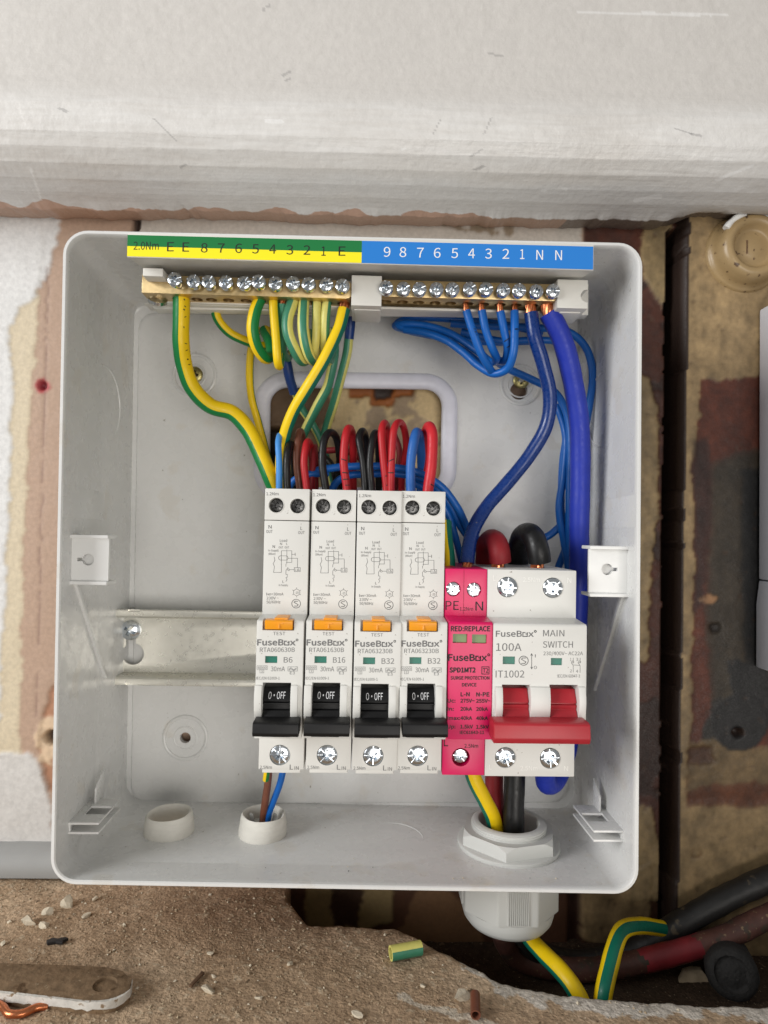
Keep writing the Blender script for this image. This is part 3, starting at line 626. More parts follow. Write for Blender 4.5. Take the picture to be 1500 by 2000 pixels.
SC_DARK = screw_mesh('terminal_screw', 2.55, 1.6, 'dark_steel', 1.2)
SC_PINK = screw_mesh('terminal_screw', 2.7, 1.6, 'zinc', 1.3)
SC_PAN = screw_mesh('pan_screw', 4.7, 2.0, 'zinc', 1.6, dome=1.1, notch=False)
SC_WALL = screw_mesh('wall_screw', 4.0, 1.2, 'yellow_zinc', 1.3, dome=0.5, notch=False)
def lone_screw(name, me, p, rot, label):
    o = obj(name, me, None, label, 'screw'); o.location = Vector(p) * U; o.rotation_euler = rot; return o
lone_screw('rail_screw', SC_PAN, (ks.x, -6.0, ks.z), (0.05, 0.5, 0.1), 'zinc pan head screw holding the left end of the DIN rail')
lone_screw('wall_screw', SC_WALL, (MH[0].x + 0.3, -1.6, MH[0].z), (0, 0.2, 0), 'brassy wall screw behind the thick earth cable')
lone_screw('wall_screw', SC_WALL, (MH[1].x + 0.2, -1.9, MH[1].z - 0.6), (0.1, 0.1, 0), 'brassy wall screw in the keyhole on the right of the back panel')

# ------------------------------------------------------------------ cable bushes, gland
def bush(c, seed, label, lean):
    rr = np.random.default_rng(seed); n = 40; loops = []
    for (r, t) in [(9.0, -3), (9.6, -0.5), (10.5, 0.4), (10.6, 2.5), (10.3, 5.0), (9.8, 7.6), (9.1, 8.3), (8.3, 7.9), (8.0, 5.0), (8.0, -3)]:
        L = []
        for k in range(n):
            a = 2 * pi * k / n; wv = 1 + 0.012 * sin(2 * a + seed) + 0.008 * sin(5 * a + t * 1.3)
            L.append((c.x + cos(a) * r * wv + lean * t, c.y + sin(a) * r * wv, c.z + t * (1.25 + 0.05 * sin(a + seed) + 0.012 * sin(3 * a + seed))))
        loops.append(L)
    mb = MB().loft(loops)
    return obj('cable_bush', mesh('cable_bush', mb, 'bush_white', smooth=60), None, label, 'bush', 'cable bushes in the enclosure floor')
bush(B1, 1, 'empty white cable bush in the enclosure floor, nearest the left wall', -0.03)
bush(B2, 5, 'white cable bush in the enclosure floor with a grey cable in it', 0.03)
gl = thing('cable_gland', (GL.x, GL.y, GL.z - 30), 'large pale grey cable gland screwed through the enclosure floor at right', 'cable gland')
mb = MB().lathe([(12.6, -30), (12.6, 10.0), (13.2, 10.6), (15.0, 10.6), (15.7, 10.0), (15.7, -30)], GL, ax=(0, 0, 1), n=48, capa=False, capb=False)
th = [loopk for loopk in []]
part('threaded_tube', mb, 'gland_plastic', gl, smooth=45)
for k in range(3): part('thread', torus((GL.x, GL.y, GL.z + 7.6 + k * 1.05), 15.75, 0.32, (0, 0, 1), 48, 6), 'gland_plastic', gl)
mb = MB().lathe([(15.8, 0.05), (21.6, 0.05), (21.9, 0.6), (21.9, 1.8), (21.3, 2.2), (15.8, 2.2)], GL, ax=(0, 0, 1), n=56, capa=False, capb=False)
nut = part('lock_nut', mb, 'gland_plastic', gl)
hexl = lambda r, z, ph=0.0: [(GL.x + r * cos(pi / 3 * k + ph), GL.y + r * sin(pi / 3 * k + ph), z) for k in range(6)]
hx = mesh('hex', MB().loft([hexl(21.4, GL.z + 2.0, .27), hexl(21.4, GL.z + 7.6, .27)]).add(hexl(21.4, GL.z + 7.6, .27), [range(6)]).add(hexl(21.4, GL.z + 2.0, .27), [range(6)]), 'gland_plastic')
bm = bmesh.new(); bm.from_mesh(hx); bmesh.ops.remove_doubles(bm, verts=bm.verts, dist=1e-7); bmesh.ops.recalc_face_normals(bm, faces=bm.faces); bm.to_mesh(hx); bm.free()
hx = boolean(hx, [MB().lathe([(21.5, 2.0), (21.5, 5.6), (19.0, 8.2), (19, 9)], GL, ax=(0, 0, 1), n=56)], 'INTERSECT')
hx = boolean(hx, [MB().lathe([(15.8, 0), (15.8, 12)], GL, ax=(0, 0, 1), n=48)])
obj('hexagon', hx, nut)
zb = GL.z - 2.6
ra = radians(-112.5)
col = mesh('hex', MB().lathe([(21.6, -21.5), (21.6, 0)], (GL.x, GL.y, zb), ax=(0, 0, 1), n=8, ref=(cos(ra), sin(ra), 0)), 'gland_plastic', bevel=0.8)
bc = obj('body_collar', col, gl)
cap = MB().lathe([(9.5, -29.5), (14.5, -29.6), (17.2, -28.6), (18.9, -26.4), (19.7, -23.5), (19.9, -21.4), (15.8, -21.4)], (GL.x, GL.y, zb), ax=(0, 0, 1), n=56, capa=False, capb=False)
dc = part('dome_nut', cap, 'gland_plastic', gl)
fd = 21.6 * cos(radians(22.5))
for j in (-2, 0, 2):
    ph = -pi / 2 + j * pi / 4; u = Vector((cos(ph), sin(ph), 0)); wv = Vector((-sin(ph), cos(ph), 0))
    for k in range(-5, 6):
        c = Vector((GL.x, GL.y, zb - 20.5)) + u * (fd - 0.2) + wv * (k * 0.82)
        part('grip_rib', MB().prism([c - wv * .3, c + wv * .3, c + u * .85 + wv * .12, c + u * .85 - wv * .12], (0, 0, 18.5)), 'gland_plastic', bc)

# ------------------------------------------------------------------ terminal carrier with the earth and neutral bars
tb = thing('terminal_block', V(700, 600, 44), 'earth and neutral terminal block with coloured label along the top of the enclosure', 'terminal block')
HL = 77.0; HB = 60.0
a, b, c_, d_ = V(249, 458, HL), V(1160, 481, HL), V(1157, 528, HL), V(252, 502, HL)
sl = (b.z - a.z) / (b.x - a.x)                   # the block sits very slightly askew
zt = lambda x: a.z + sl * (x - a.x)
def tpoint(px, py, h): return V(px, py, h)
def slab(pts_front, dy): return MB().prism(pts_front, (0, dy, 0))
mb = MB()
ya, yb = -HL + 0.05, -HL + 1.6
e, f = V(296, 541, 47), V(1117, 556, 47)
e.x += 2; 
LW = [(a.x, ya, a.z + .8), (b.x, ya, b.z + .8), (b.x, ya, c_.z), (a.x, ya, d_.z)]
mb.prism(LW, (0, 1.6, 0))                         # label plate
mb.add([(a.x, ya, d_.z), (b.x, ya, c_.z), (f.x, f.y, f.z), (e.x, e.y, e.z), (a.x, ya + 1.6, d_.z + 1.2), (b.x, ya + 1.6, c_.z + 1.2), (f.x, f.y + 1.5, f.z + 1), (e.x, e.y + 1.5, e.z + 1)],
       [(0, 1, 2, 3), (7, 6, 5, 4), (0, 3, 7, 4), (1, 5, 6, 2), (0, 4, 5, 1), (3, 2, 6, 7)])   # sloping underside
g1, g2 = V(290, 606, 44), V(1146, 618, 44)
mb.add([(e.x - 1, -46, e.z + 1.2), (g2.x, -46, f.z + 1.2), (g2.x, -46, g2.z), (g1.x + 3, -46, g1.z), (g1.x, -46, g1.z + 3)] + [(e.x - 1, -40, e.z + 1.2), (g2.x, -40, f.z + 1.2), (g2.x, -40, g2.z), (g1.x + 3, -40, g1.z), (g1.x, -40, g1.z + 3)],
       [(0, 1, 2, 3, 4), (9, 8, 7, 6, 5), (0, 5, 6, 1), (1, 6, 7, 2), (2, 7, 8, 3), (3, 8, 9, 4), (4, 9, 5, 0)])
mb.add([(e.x + 4, -44, e.z), (f.x - 4, -44, f.z), (f.x - 4, -2, f.z + 22), (e.x + 4, -2, e.z + 22), (e.x + 4, -44, e.z + 3), (f.x - 4, -44, f.z + 3), (f.x - 4, -2, f.z + 25), (e.x + 4, -2, e.z + 25)],
       [(0, 1, 2, 3), (7, 6, 5, 4), (0, 3, 7, 4), (1, 5, 6, 2), (0, 4, 5, 1), (3, 2, 6, 7)])   # arm back to the enclosure
part('carrier', mb, 'carrier_plastic', tb, bevel=0.25)
lip = MB().box(V(300, 600, 50).x, V(1090, 600, 50).x, -50.5, -45.8, V(700, 603, 48).z - 0.6, V(700, 603, 48).z + 0.4)
part('lower_lip', lip, 'carrier_plastic', tb, bevel=0.2)
# colour labels
xm = V(706.5, 490, HL).x; yl = -HL - 0.12
def strip(x0, x1, t0, t1):                        # fractions of the plate's height
    P = []
    for x, t in ((x0, t0), (x1, t0), (x1, t1), (x0, t1)):
        k = (x - a.x) / (b.x - a.x); top = a.z + (b.z - a.z) * k; bot = d_.z + (c_.z - d_.z) * k; P.append((x, yl, top + (bot - top) * t))
    return MB().prism(P, (0, 0.1, 0))
part('earth_label_green', strip(a.x + .1, xm, 0.02, 0.52), 'label_green', tb)
part('earth_label_yellow', strip(a.x + .1, xm, 0.52, 0.97), 'label_yellow', tb)
part('neutral_label_blue', strip(xm + .05, b.x - .3, 0.02, 0.97), 'label_blue', tb)
pr1 = Print(HL + 0.12); pr1.t('2.0Nm', 261, 310, 480, 15.5)
for ch, x, y in (('E', 333, 482), ('E', 363, 482.5), ('8', 399, 484), ('7', 432, 484.5), ('6', 466, 485), ('5', 499, 486), ('4', 532.5, 486.5), ('3', 566, 488), ('2', 599.5, 488.5), ('1', 632, 490.5), ('E', 668, 490.5)):
    w_ = 4.2 if ch == '1' else 6.6; pr1.t(ch, x - w_, x + w_, y, 18)
pr1.build(tb, 'black_print', 'earth_lettering')
pr2 = Print(HL + 0.12)
for ch, x, y in (('9', 756, 492), ('8', 787, 492.5), ('7', 821, 493.5), ('6', 854, 494), ('5', 888, 494.5), ('4', 921, 495), ('3', 954, 495.5), ('2', 988, 496), ('1', 1020, 496.5), ('N', 1054, 498), ('N', 1091, 498.5)):
    w_ = 4.2 if ch == '1' else 6.6; pr2.t(ch, x - w_, x + w_, y, 19)
pr2.build(tb, 'white_print', 'neutral_lettering')
def brass_bar(p0, p1, hpx, round_l, round_r, screws, name):
    A = V(p0[0], p0[1], HB); Bv = V(p1[0], p1[1], HB); hz = hpx * mmpx(HB) / 2; d = (Bv - A).normalized(); up = Vector((0, 0, 1)); P = []
    n = 8
    if round_l: P += [A + d * hz - d * hz * sin(t) * 0.8 + up * hz * cos(t) for t in np.linspace(0, pi, n)]
    else: P += [A + up * hz, A - up * hz]
    if round_r: P += [Bv - d * hz + d * hz * sin(t) * 0.8 - up * hz * cos(t) for t in np.linspace(0, pi, n)]
    else: P += [Bv - up * hz, Bv + up * hz]
    bar = mesh(name, MB().prism(P, (0, 12.0, 0)), 'brass', bevel=0.25)
    cuts = []; pts = []
    for (sx, sy) in screws:
        s_ = V(sx, sy, HB); k = (s_.x - A.x) / (Bv.x - A.x); zc = A.z + (Bv.z - A.z) * k
        cuts.append(MB().lathe([(2.35, -12), (2.35, -0.6)], (s_.x, -HB + 6.2, zc), ax=(0, 0, 1), n=20)); pts.append((s_.x, zc))
    # drill: from the underside up to mid height
    bar = boolean(bar, cuts); o = obj(name, bar, tb); return o, pts, hz
ES = [(340, 545), (378, 549), (407, 550), (441, 551), (476, 552), (505, 549), (538, 553), (572, 552), (603, 554), (637, 555), (669, 557)]
NS = [(755, 561), (788, 563), (820, 563), (853, 564), (884, 564), (918, 563), (950, 564), (983, 565), (1015, 566), (1048, 568), (1081, 567)]
eb, ep, ez = brass_bar((277, 554), (694, 566), 36, False, True, ES, 'earth_bar')
nb_, npn, nz = brass_bar((735, 562), (1098, 572), 34, True, True, NS, 'neutral_bar')
for par, lst, pts in ((eb, ES, ep), (nb_, NS, npn)):
    for i, ((sx, sy), q_) in enumerate(zip(lst, pts)):
        hx_ = HB + 2.0 + (1.4 if (i == 0 or (par is eb and i == 5)) else random.uniform(-.3, .3))
        p = V(sx, sy, hx_ + 2.6)
        o = bpy.data.objects.new('screw', SC_BAR); COL.objects.link(o); o.parent = par; o.location = Vector((p.x, -hx_, p.z)) * U
        o.rotation_euler = (random.uniform(-.08, .08), random.uniform(0, 3.1), random.uniform(-.08, .08))
# clips that hold the bars
def blk(x0, x1, y0, y1, h0, h1, name, cutn=None, bv=0.35):
    p0 = V(x0, y0, h1); p1 = V(x1, y1, h1); me = mesh(name, MB().box(p0.x, p1.x, -h1, -h0, p1.z, p0.z), 'carrier_plastic', bevel=bv)
    if cutn: me = boolean(me, cutn)
    return obj(name, me, tb)
blk(687, 745, 537, 598, 42, 62.5, 'bar_clip')
blk(692, 743, 598.5, 607, 42, 58, 'bar_clip_foot')
nn = V(1143, 578, 62.5)
blk(1089, 1148, 545, 603, 42, 62.5, 'bar_clip', [MB().lathe([(2.7, -6), (2.7, 30)], (nn.x + .8, -68, nn.z), ax=(0, 1, 0), n=20)])
blk(1093, 1134, 603.5, 612, 42, 58, 'bar_clip_foot')
blk(279, 318, 523, 540, 44, 66, 'bar_clip')
blk(281, 700, 592, 605, 40, 49, 'bar_seat', bv=0.6)
p = V(300, 581, 56); o = place('side_screw', SC_PAN, (p.x, -50.5, p.z), tb, (-0.9, 0.3, 0.0)); o.scale = (0.85, 0.85, 0.85)

# ------------------------------------------------------------------ devices on the rail
HS, HN = 71.0, 84.0                               # front of the shoulders, front of the nose
def zof(py, h, px=690): return V(px, py, h).z
Z_TOP = zof(957, HS); Z_SEAM = zof(1019, HS); Z_NT = zof(1201, HS); Z_NB = zof(1444, HN); Z_BOT = zof(1511, HS); Z_LIP = zof(1504, HS)
HBK = 15.0
def well(c, r, h, depth): return MB().lathe([(r, -depth), (r, 6)], (c.x, -h, c.z), n=28)
def copy_tree(o, dx, parent=None):
    c = o.copy(); COL.objects.link(c)
    if parent is None: c.location = o.location + Vector((dx * U, 0, 0))
    else: pi_ = o.matrix_parent_inverse.copy(); c.parent = parent; c.matrix_parent_inverse = pi_
    for ch in o.children: copy_tree(ch, 0, c)
    return c
def nose_profile(zt, zb, sl=1.4): return [(HS + 0.01, zt), (HN - 0.6, zt - sl * 0.5), (HN, zt - sl), (HN, zb), (HS + 0.01, zb)]
def toggle(x0, x1, bx0, bx1, parent, m, ytop, ybar0, ybar1, hbar=93.0, px=541, name='toggle'):
    zt = zof(ytop, HN - 3, px); zc = zof(ybar0, HN + 2, px); t = parent
    k = zt - zc
    prof = [(HN - 8, zt + .2), (HN - 3.2, zt), (HN - 0.8, zt - k * .30), (HN - 0.3, zt - k * .375), (HN - 1.5, zt - k * .39), (HN - 1.5, zt - k * .43), (HN - 0.2, zt - k * .445), (HN - 0.2, zt - k * .48),
            (HN - 1.9, zt - k * .50), (HN - 1.7, zt - k * .66), (HN - 0.6, zt - k * .68), (HN + 1.4, zt - k * .97), (HN + 3.4, zc - 2), (HN - 8, zc - 2.5)]
    lev = part('toggle', MB().profx(prof, x0 + .12, x1 - .12), m, t, bevel=0.12)
    z0 = zof(ybar0, hbar, px); z1 = zof(ybar1, hbar, px)
    prof = [(HN + 0.6, z0 - .1), (hbar - 1.2, z0), (hbar, z0 - 0.5), (hbar + 0.5, z1 + 1.3), (hbar - 0.2, z1), (HN + 1.2, z1 + .2)]
    part('handle', MB().profx(prof, bx0, bx1), m, lev, bevel=0.35)
    return lev
# --- one RCBO, built as the first, then copied
xL = V(497.0, 1330, HN).x; RW = 17.3; xR = xL + RW; XC = (xL + xR) / 2
rc = thing('circuit_breaker', (XC, -HBK, Z_BOT), 'white RCBO marked B6, leftmost of the four', 'circuit breaker', 'white RCBOs with black toggles')
x0, x1 = xL + 0.04, xR - 0.04
def zpx(px, py, h): return V(px, py, h)
w1, w2 = V(538.5, 986.5, HS), V(580, 988, HS)
dxs = XC - V(557, 988, HS).x                       # the shoulder print is centred on the module
w1.x += dxs * 0.0; 
lowc = V(545.5, 1474.5, HS)
body = mesh('terminal_cover', MB().box(x0, x1, -HS, -HBK, Z_SEAM + 0.12, Z_TOP), 'device_plastic', bevel=0.3)
obj('terminal_cover', boolean(body, [well(w1, 2.85, HS, 7), well(w2, 2.85, HS, 7)]), rc)
main = mesh('body', MB().profx([(HBK, Z_LIP), (HS, Z_LIP), (HS, Z_NB + 0.5), (HS, Z_NT), (HS, Z_SEAM - 0.12), (HBK, Z_SEAM - 0.12)], x0, x1), 'device_plastic', bevel=0.3)
obj('body', boolean(main, [well(lowc, 3.95, HS, 6)]), rc)
part('bottom_lip', MB().box(x0 + 1.4, x1 - 1.2, -HS + 0.3, -HBK - 4, Z_BOT, Z_LIP + 1), 'device_plastic', rc, bevel=0.2)
sxl, sxr = V(510.8, 1380, HN).x, V(566.0, 1380, HN).x
zs0, zs1 = zof(1332.5, HN, 541), zof(1412, HN, 541)
slot = MB().box(sxl, sxr, -HN - 5, -HN + 9, zs1 - 5, zs0)
gw0, gw1 = V(516.5, 1280.5, HN), V(540, 1294.5, HN)
win = MB().box(gw0.x, gw1.x, -HN - 4, -HN + 0.9, gw1.z, gw0.z)
tb0, tb1 = V(512, 1196, HN), V(573, 1231, HN)
btn = MB().box(tb0.x, tb1.x, -HN - 4, -HN + 4.5, tb1.z, tb0.z + 10)
lab = V(559, 1233, HN)
nose = mesh('nose', MB().profx(nose_profile(Z_NT - .02, Z_NB), x0, x1), 'device_plastic', bevel=0.45)
obj('nose', boolean(nose, [slot, win, btn]), rc)
part('status_window', MB().box(gw0.x + .05, gw1.x - .05, -HN + 0.75, -HN + 1.4, gw1.z + .05, gw0.z - .05), 'green_flag', rc)
for a_, b_ in ((496.8, 509.5), (567.2, 579.5)):   # rounded cheeks beside the toggle
    p0, p1 = V(a_, 1337, HN), V(b_, 1404, HN); n_ = 8; k = p0.z - p1.z
    prof = [(HN - 1, p1.z)] + [(HN + 2.4 * sin(pi * (0.10 + 0.72 * t)) - 0.2, p1.z + k * t) for t in np.linspace(0, 1, 9)] + [(HN - 1, p0.z)]
    part('cheek', MB().profx(prof, p0.x, p1.x), 'device_plastic', rc, bevel=0.25)
z0, z1 = zof(1211, HN + 1.2, 541), zof(1229.5, HN + 1.2, 541); q0, q1 = V(515.5, 1220, HN + 1).x, V(570, 1220, HN + 1).x
tbn = part('test_button', MB().profx([(HN - 4, z0), (HN + 0.6, z0), (HN + 1.2, z0 - .5), (HN + 0.5, z1), (HN - 4, z1)], q0, q1), 'orange_plastic', rc, bevel=0.25)
m0, m1 = V(534.5, 1204, HN).x, V(560.5, 1204, HN).x
part('button_stem', MB().box(m0, m1, -HN + 0.6, -HS - 2.5, z0 - 1.0, Z_NT + 0.15), 'orange_plastic', tbn, bevel=0.2)
cz_ = (z0 + z1) / 2; xm_ = (q0 + q1) / 2
part('letter_t', MB().box(xm_ - 1.6, xm_ + 1.6, -HN - 1.25, -HN - 0.6, cz_ + .45, cz_ + .85).box(xm_ - .35, xm_ + .35, -HN - 1.2, -HN - 0.5, cz_ - 1.2, cz_ + .45), 'orange_plastic', tbn, bevel=0.08)
lv = toggle(sxl, sxr, V(491, 1425, 93).x, V(581.5, 1425, 93).x, rc, 'black_plastic', 1341, 1411, 1439)
tp = V(539, 1358, HN - 1); kz_ = zof(1341, HN - 3, 541) - zof(1411, HN + 2, 541)
pt = Print(HN - 1.2); pt.t('O·OFF', 523, 556, 1357.5, 12.0); L = pt.mb
zt_ = zof(1341, HN - 3, 541)
def on_slope(z): f_ = (zt_ - z) / (kz_ * .30); return HN - 3.2 + 2.4 * f_ + 0.07
L.v = [(x, -on_slope(z), z) for x, y, z in L.v]
part('lettering', L, 'white_print', lv, fix=False)
for w_, ro in ((w1, .4), (w2, 1.1)): place('terminal_screw', SC_DARK, (w_.x, -HS + 4.6, w_.z), rc, (0, ro, 0))
place('terminal_screw', SC_TERM, (lowc.x, -HS + 2.6, lowc.z), rc, (0, .8, 0))
for w_ in (w1, w2): part('well_ring', torus((w_.x, -HS + .02, w_.z), 3.0, 0.16, (0, -1, 0), 32, 6), 'device_plastic', rc)
c1 = lambda x, y: (480 + x / 3.75, 930 + y / 3.75)
c2 = lambda x, y: (480 + x / 3.75, 1180 + y / 3.75)
pr = Print(HS, c1)
pr.t('1.2Nm', 147, 237, 128, 22)
pr.t('N', 163, 186, 370, 25).t('OUT', 147, 192, 404, 21).t('L', 397, 411, 380, 25).t('OUT', 380, 427, 412, 21)
pr.t('Load', 246, 299, 470, 18).t('N', 248, 262, 494, 17).t('L', 293, 303, 494, 17).t('OUT', 238, 270, 520, 15).t('OUT', 281, 313, 520, 15)
pr.t('N', 193, 210, 514, 20).t('In-Supply', 162, 237, 543, 14).t('(Blue)', 163, 214, 567, 14)
pr.line([(257, 545), (257, 703), (200, 703), (206, 660), (197, 640), (210, 615), (204, 588)], 2.6).line([(297, 535), (297, 640)], 2.2)
pr.line([(257, 545), (333, 545), (333, 630), (292, 630)], 2.6).line([(333, 571), (358, 571), (358, 560), (358, 582)], 2.6)
pr.line([(252, 582), (290, 582)], 2.6).line([(252, 613), (290, 613)], 2.6).ring(252, 597.5, 15.5, 2.6, 10, 1, 90, 270).ring(290, 597.5, 15.5, 2.6, 10, 1, -90, 90)
pr.line([(305, 600), (375, 600), (375, 668)], 2.6).rect(352, 395, 668, 697, 2.6).t('1', 359, 365, 683, 17).line([(372, 690), (380, 674), (388, 690), (372, 690)], 2.4)
pr.line([(352, 683), (316, 683)], 2.6).ring(310, 683, 7, 2.4, 8).line([(290, 640), (290, 660)], 2.4).line([(290, 690), (306, 666)], 2.6).line([(290, 690), (290, 718), (300, 718), (300, 738), (290, 742), (298, 755), (290, 770)], 2.6)
pr.t('L', 265, 278, 771, 18).t('In-Supply', 238, 305, 796, 14)
pr.t('I', 148, 152, 862, 20).line([(157, 868), (161, 858), (165, 868), (157, 868)], 2).t('n=30mA', 168, 272, 862, 20).t('230V ~', 148, 238, 891, 20).t('50/60Hz', 148, 250, 920, 20)
for k in range(6):
    a_ = radians(60 * k + 30); b_ = radians(60 * k + 90); pr.line([(369 + 26 * cos(a_), 850 + 26 * sin(a_)), (369 + 26 * cos(b_), 850 + 26 * sin(b_))], 2.6)
    pr.line([(369 + 26 * cos(a_), 850 + 26 * sin(a_)), (369 + 36 * cos(a_), 850 + 36 * sin(a_))], 2.4)
pr.t('-25', 357, 383, 852, 16).ring(365, 932, 32, 4, 28).line([(378, 914), (358, 914), (350, 922), (380, 940), (372, 950), (352, 950)], 4.5)
pr.t('2.5Nm', 99, 187, 1193 + 937.5, 23).t('L', 318, 343, 1192 + 937.5, 36).t('IN', 353, 383, 1199 + 937.5, 25)
pr.build(rc, 'dark_grey_print')
pn = Print(HN, c2)
pn.t('TEST', 196, 284, 212, 24).logo(80, 358, 277, 42, 0.10)
pn.rect(77, 152, 448, 476, 2.2).t('6000', 84, 145, 462, 17).rect(98, 127, 477, 500, 2.2).t('3', 107, 118, 489, 14)
pn.t('30mA', 179, 281, 471, 34).rect(303, 373, 456, 487, 2.4).line([(310, 475), (325, 462), (345, 478), (366, 464)], 3).line([(310, 482), (325, 470), (345, 484), (366, 472)], 3).t('E3', 318, 354, 501, 20).t('IEC/EN 61009-1', 71, 243, 539, 20)
pn.build(rc, 'grey_print')
def rating(root, dx, model, cls, w):
    p = Print(HN, c2, dx); p.t(model, 98, 354, 331, 32).t(cls, 273, 273 + w, 405, 40); return p.build(root, 'grey_print', 'rating_lettering')
roots = [rc]
for dx, label in ((18.4, 'white RCBO marked B16, second from the left'), (35.85, 'white RCBO marked B32, right beside the B16 one'), (53.3, 'white RCBO marked B32, touching the pink device')):
    c = copy_tree(rc, dx); c['label'] = label; roots.append(c)
DX = [0, 18.4, 35.85, 53.3]
def add_rating(root, dx, *a):
    p = Print(HN, c2, dx); p.t(a[0], 98, 354, 331, 32).t(a[1], 273, 273 + a[2], 405, 40)
    me = mesh('rating_lettering', p.mb, 'grey_print', fix=False); o = bpy.data.objects.new('rating_lettering', me); COL.objects.link(o); o.parent = root
    o.matrix_parent_inverse = Matrix.Translation(root.location).inverted()
for r_, dx, a_ in zip(roots, DX, (('RTA060630B', 'B6', 64), ('RTA061630B', 'B16', 90), ('RTA063230B', 'B32', 93), ('RTA063230B', 'B32', 93))): add_rating(r_, dx, *a_)
for r_ in roots[1:]:                                # no two screws were left at the same angle
    for ch in r_.children:
        if 'screw' in ch.name: ch.rotation_euler.y += random.uniform(0.3, 2.6)

for r_, (dy_, dz_, rz_) in zip(roots, ((0.0, 0.12, 0.004), (0.25, -0.15, -0.003), (-0.1, 0.05, 0.002), (0.15, -0.08, -0.004))):   # they never clip on quite alike
    r_.location += Vector((0, dy_, dz_)) * U; r_.rotation_euler = (rz_ * 0.8, 0, rz_)
# --- surge protection device
X4 = xR + 53.3
s0, s1 = X4 + 0.1, V(961.3, 1330, HN).x
sp_ = thing('surge_protector', ((s0 + s1) / 2, -HBK, Z_BOT), 'bright pink surge protection device between the RCBOs and the main switch', 'surge protector')
ZT2 = zof(1111, HS, 905); ZN2 = zof(1202, HS, 905); ZNB2 = zof(1444.5, HN, 905); ZB2 = zof(1514, HS, 905)
bd = mesh('body', MB().profx([(HBK, ZB2), (HS, ZB2), (HS, ZNB2), (HS, ZN2), (HS, ZT2), (HBK, ZT2)], s0, s1), 'pink_plastic', bevel=0.3)
wa, wb_, wc_ = V(885.5, 1150.5, HS), V(926, 1152, HS), V(900, 1479, HS)
obj('body', boolean(bd, [well(wa, 2.85, HS, 6), well(wb_, 2.85, HS, 6), well(wc_, 3.5, HS, 6), MB().box((wa.x + wb_.x) / 2 - .1, (wa.x + wb_.x) / 2 + .1, -HS - 2, -HS + .4, zof(1199, HS, 905), ZT2 + 2)]), sp_)
g = [(V(884.5, 1238, HN), V(912.5, 1256, HN)), (V(922, 1239, HN), V(950.5, 1257, HN))]
ns = mesh('nose', MB().profx(nose_profile(ZN2 - .02, ZNB2), s0, s1), 'pink_plastic', bevel=0.45)
obj('nose', boolean(ns, [MB().box(p.x, q.x, -HN - 4, -HN + 1.2, q.z, p.z) for p, q in g]), sp_)
for p, q in g: part('status_window', MB().box(p.x + .05, q.x - .05, -HN + 1.0, -HN + 1.6, q.z + .05, p.z - .05), 'pale_green_flag', sp_)
for w_, me_, dp, ro in ((wa, SC_PINK, 2.4, .3), (wb_, SC_PINK, 2.4, .9), (wc_, SC_PINK, 2.8, .1)): place('terminal_screw', me_, (w_.x, -HS + dp, w_.z), sp_, (0, ro, 0))
c3 = lambda x, y: (840 + x / 3.571, 1000 + y / 3.571)
p = Print(HS, c3); p.t('PE', 107, 200, 652, 62).t('1.2Nm', 207, 300, 676, 24).t('N', 316, 370, 656, 62).t('2.5Nm', 240, 335, 1631, 25, 0.03)
p.line([(99, 1585), (99, 1630), (124, 1630)], 7); p.build(sp_, 'black_print')
p = Print(HN, c3); p.t('RED:REPLACE', 146, 418, 814, 34, 0.09).logo(127, 396, 1015, 44, 0.11).t('SPD1MT2', 137, 316, 1102, 32, 0.12).rect(361, 411, 1080, 1130, 5).t('T2', 368, 405, 1105, 30, 0.05)
p.t('SURGE PROTECTION', 143, 413, 1157, 22, 0.06).t('DEVICE', 223, 323, 1205, 22, 0.06).t('L-N', 214, 275, 1271, 27, 0.08).t('N-PE', 323, 413, 1272, 27, 0.08)
for y, a_, b_, c in ((1316, 'Uc:', '275V~', '255V~'), (1373, 'In:', '20kA', '20kA'), (1437, 'Imax:', '40kA', '40kA'), (1497, 'Up:', '1.5kV', '1.5kV')):
    wl = {'Uc:': 54, 'In:': 42, 'Imax:': 86, 'Up:': 54}[a_]; wv = 98 if 'V~' in b_ else 86 if 'kV' in b_ else 80
    p.t(a_, 122, 122 + wl, y, 24, 0.07).t(b_, 212, 212 + wv, y, 24, 0.07).t(c, 322, 322 + wv, y + 1, 24, 0.07)
p.t('IEC61643-11', 208, 376, 1537, 21, 0.05); p.build(sp_, 'black_print')

# --- main switch
m0, m1 = s1 + 0.08, V(1145.8, 1330, HN).x
ms = thing('main_switch', ((m0 + m1) / 2, -HBK, Z_BOT), 'wide white main switch with two red toggles joined by a red bar', 'switch')
ZT3 = zof(1113, HS, 1040); ZN3 = zof(1206, HS, 1040); ZNB3 = zof(1450, HN, 1050); ZB3 = zof(1517, HS, 1040)
bd = mesh('body', MB().profx([(HBK, ZB3), (HS, ZB3), (HS, ZNB3), (HS, ZN3), (HS, ZT3), (HBK, ZT3)], m0, m1), 'device_plastic', bevel=0.5)
W4 = [V(991, 1146.5, HS), V(1079.5, 1148, HS), V(987, 1479.5, HS), V(1074.5, 1481, HS)]
obj('body', boolean(bd, [well(w_, 3.95, HS, 6) for w_ in W4]), ms)
sl4 = []
for a_, b_ in ((980.5, 1033.8), (1073.3, 1127.6)):
    p0, p1 = V(a_, 1337, HN), V(b_, 1412, HN); sl4.append((p0.x, p1.x, p1.z - 5, p0.z))
gw = [(V(982, 1282, HN), V(1006, 1297.5, HN)), (V(1076, 1285, HN), V(1098, 1299.5, HN))]
ns = mesh('nose', MB().profx(nose_profile(ZN3 - .02, ZNB3), m0, m1), 'device_plastic', bevel=0.6)
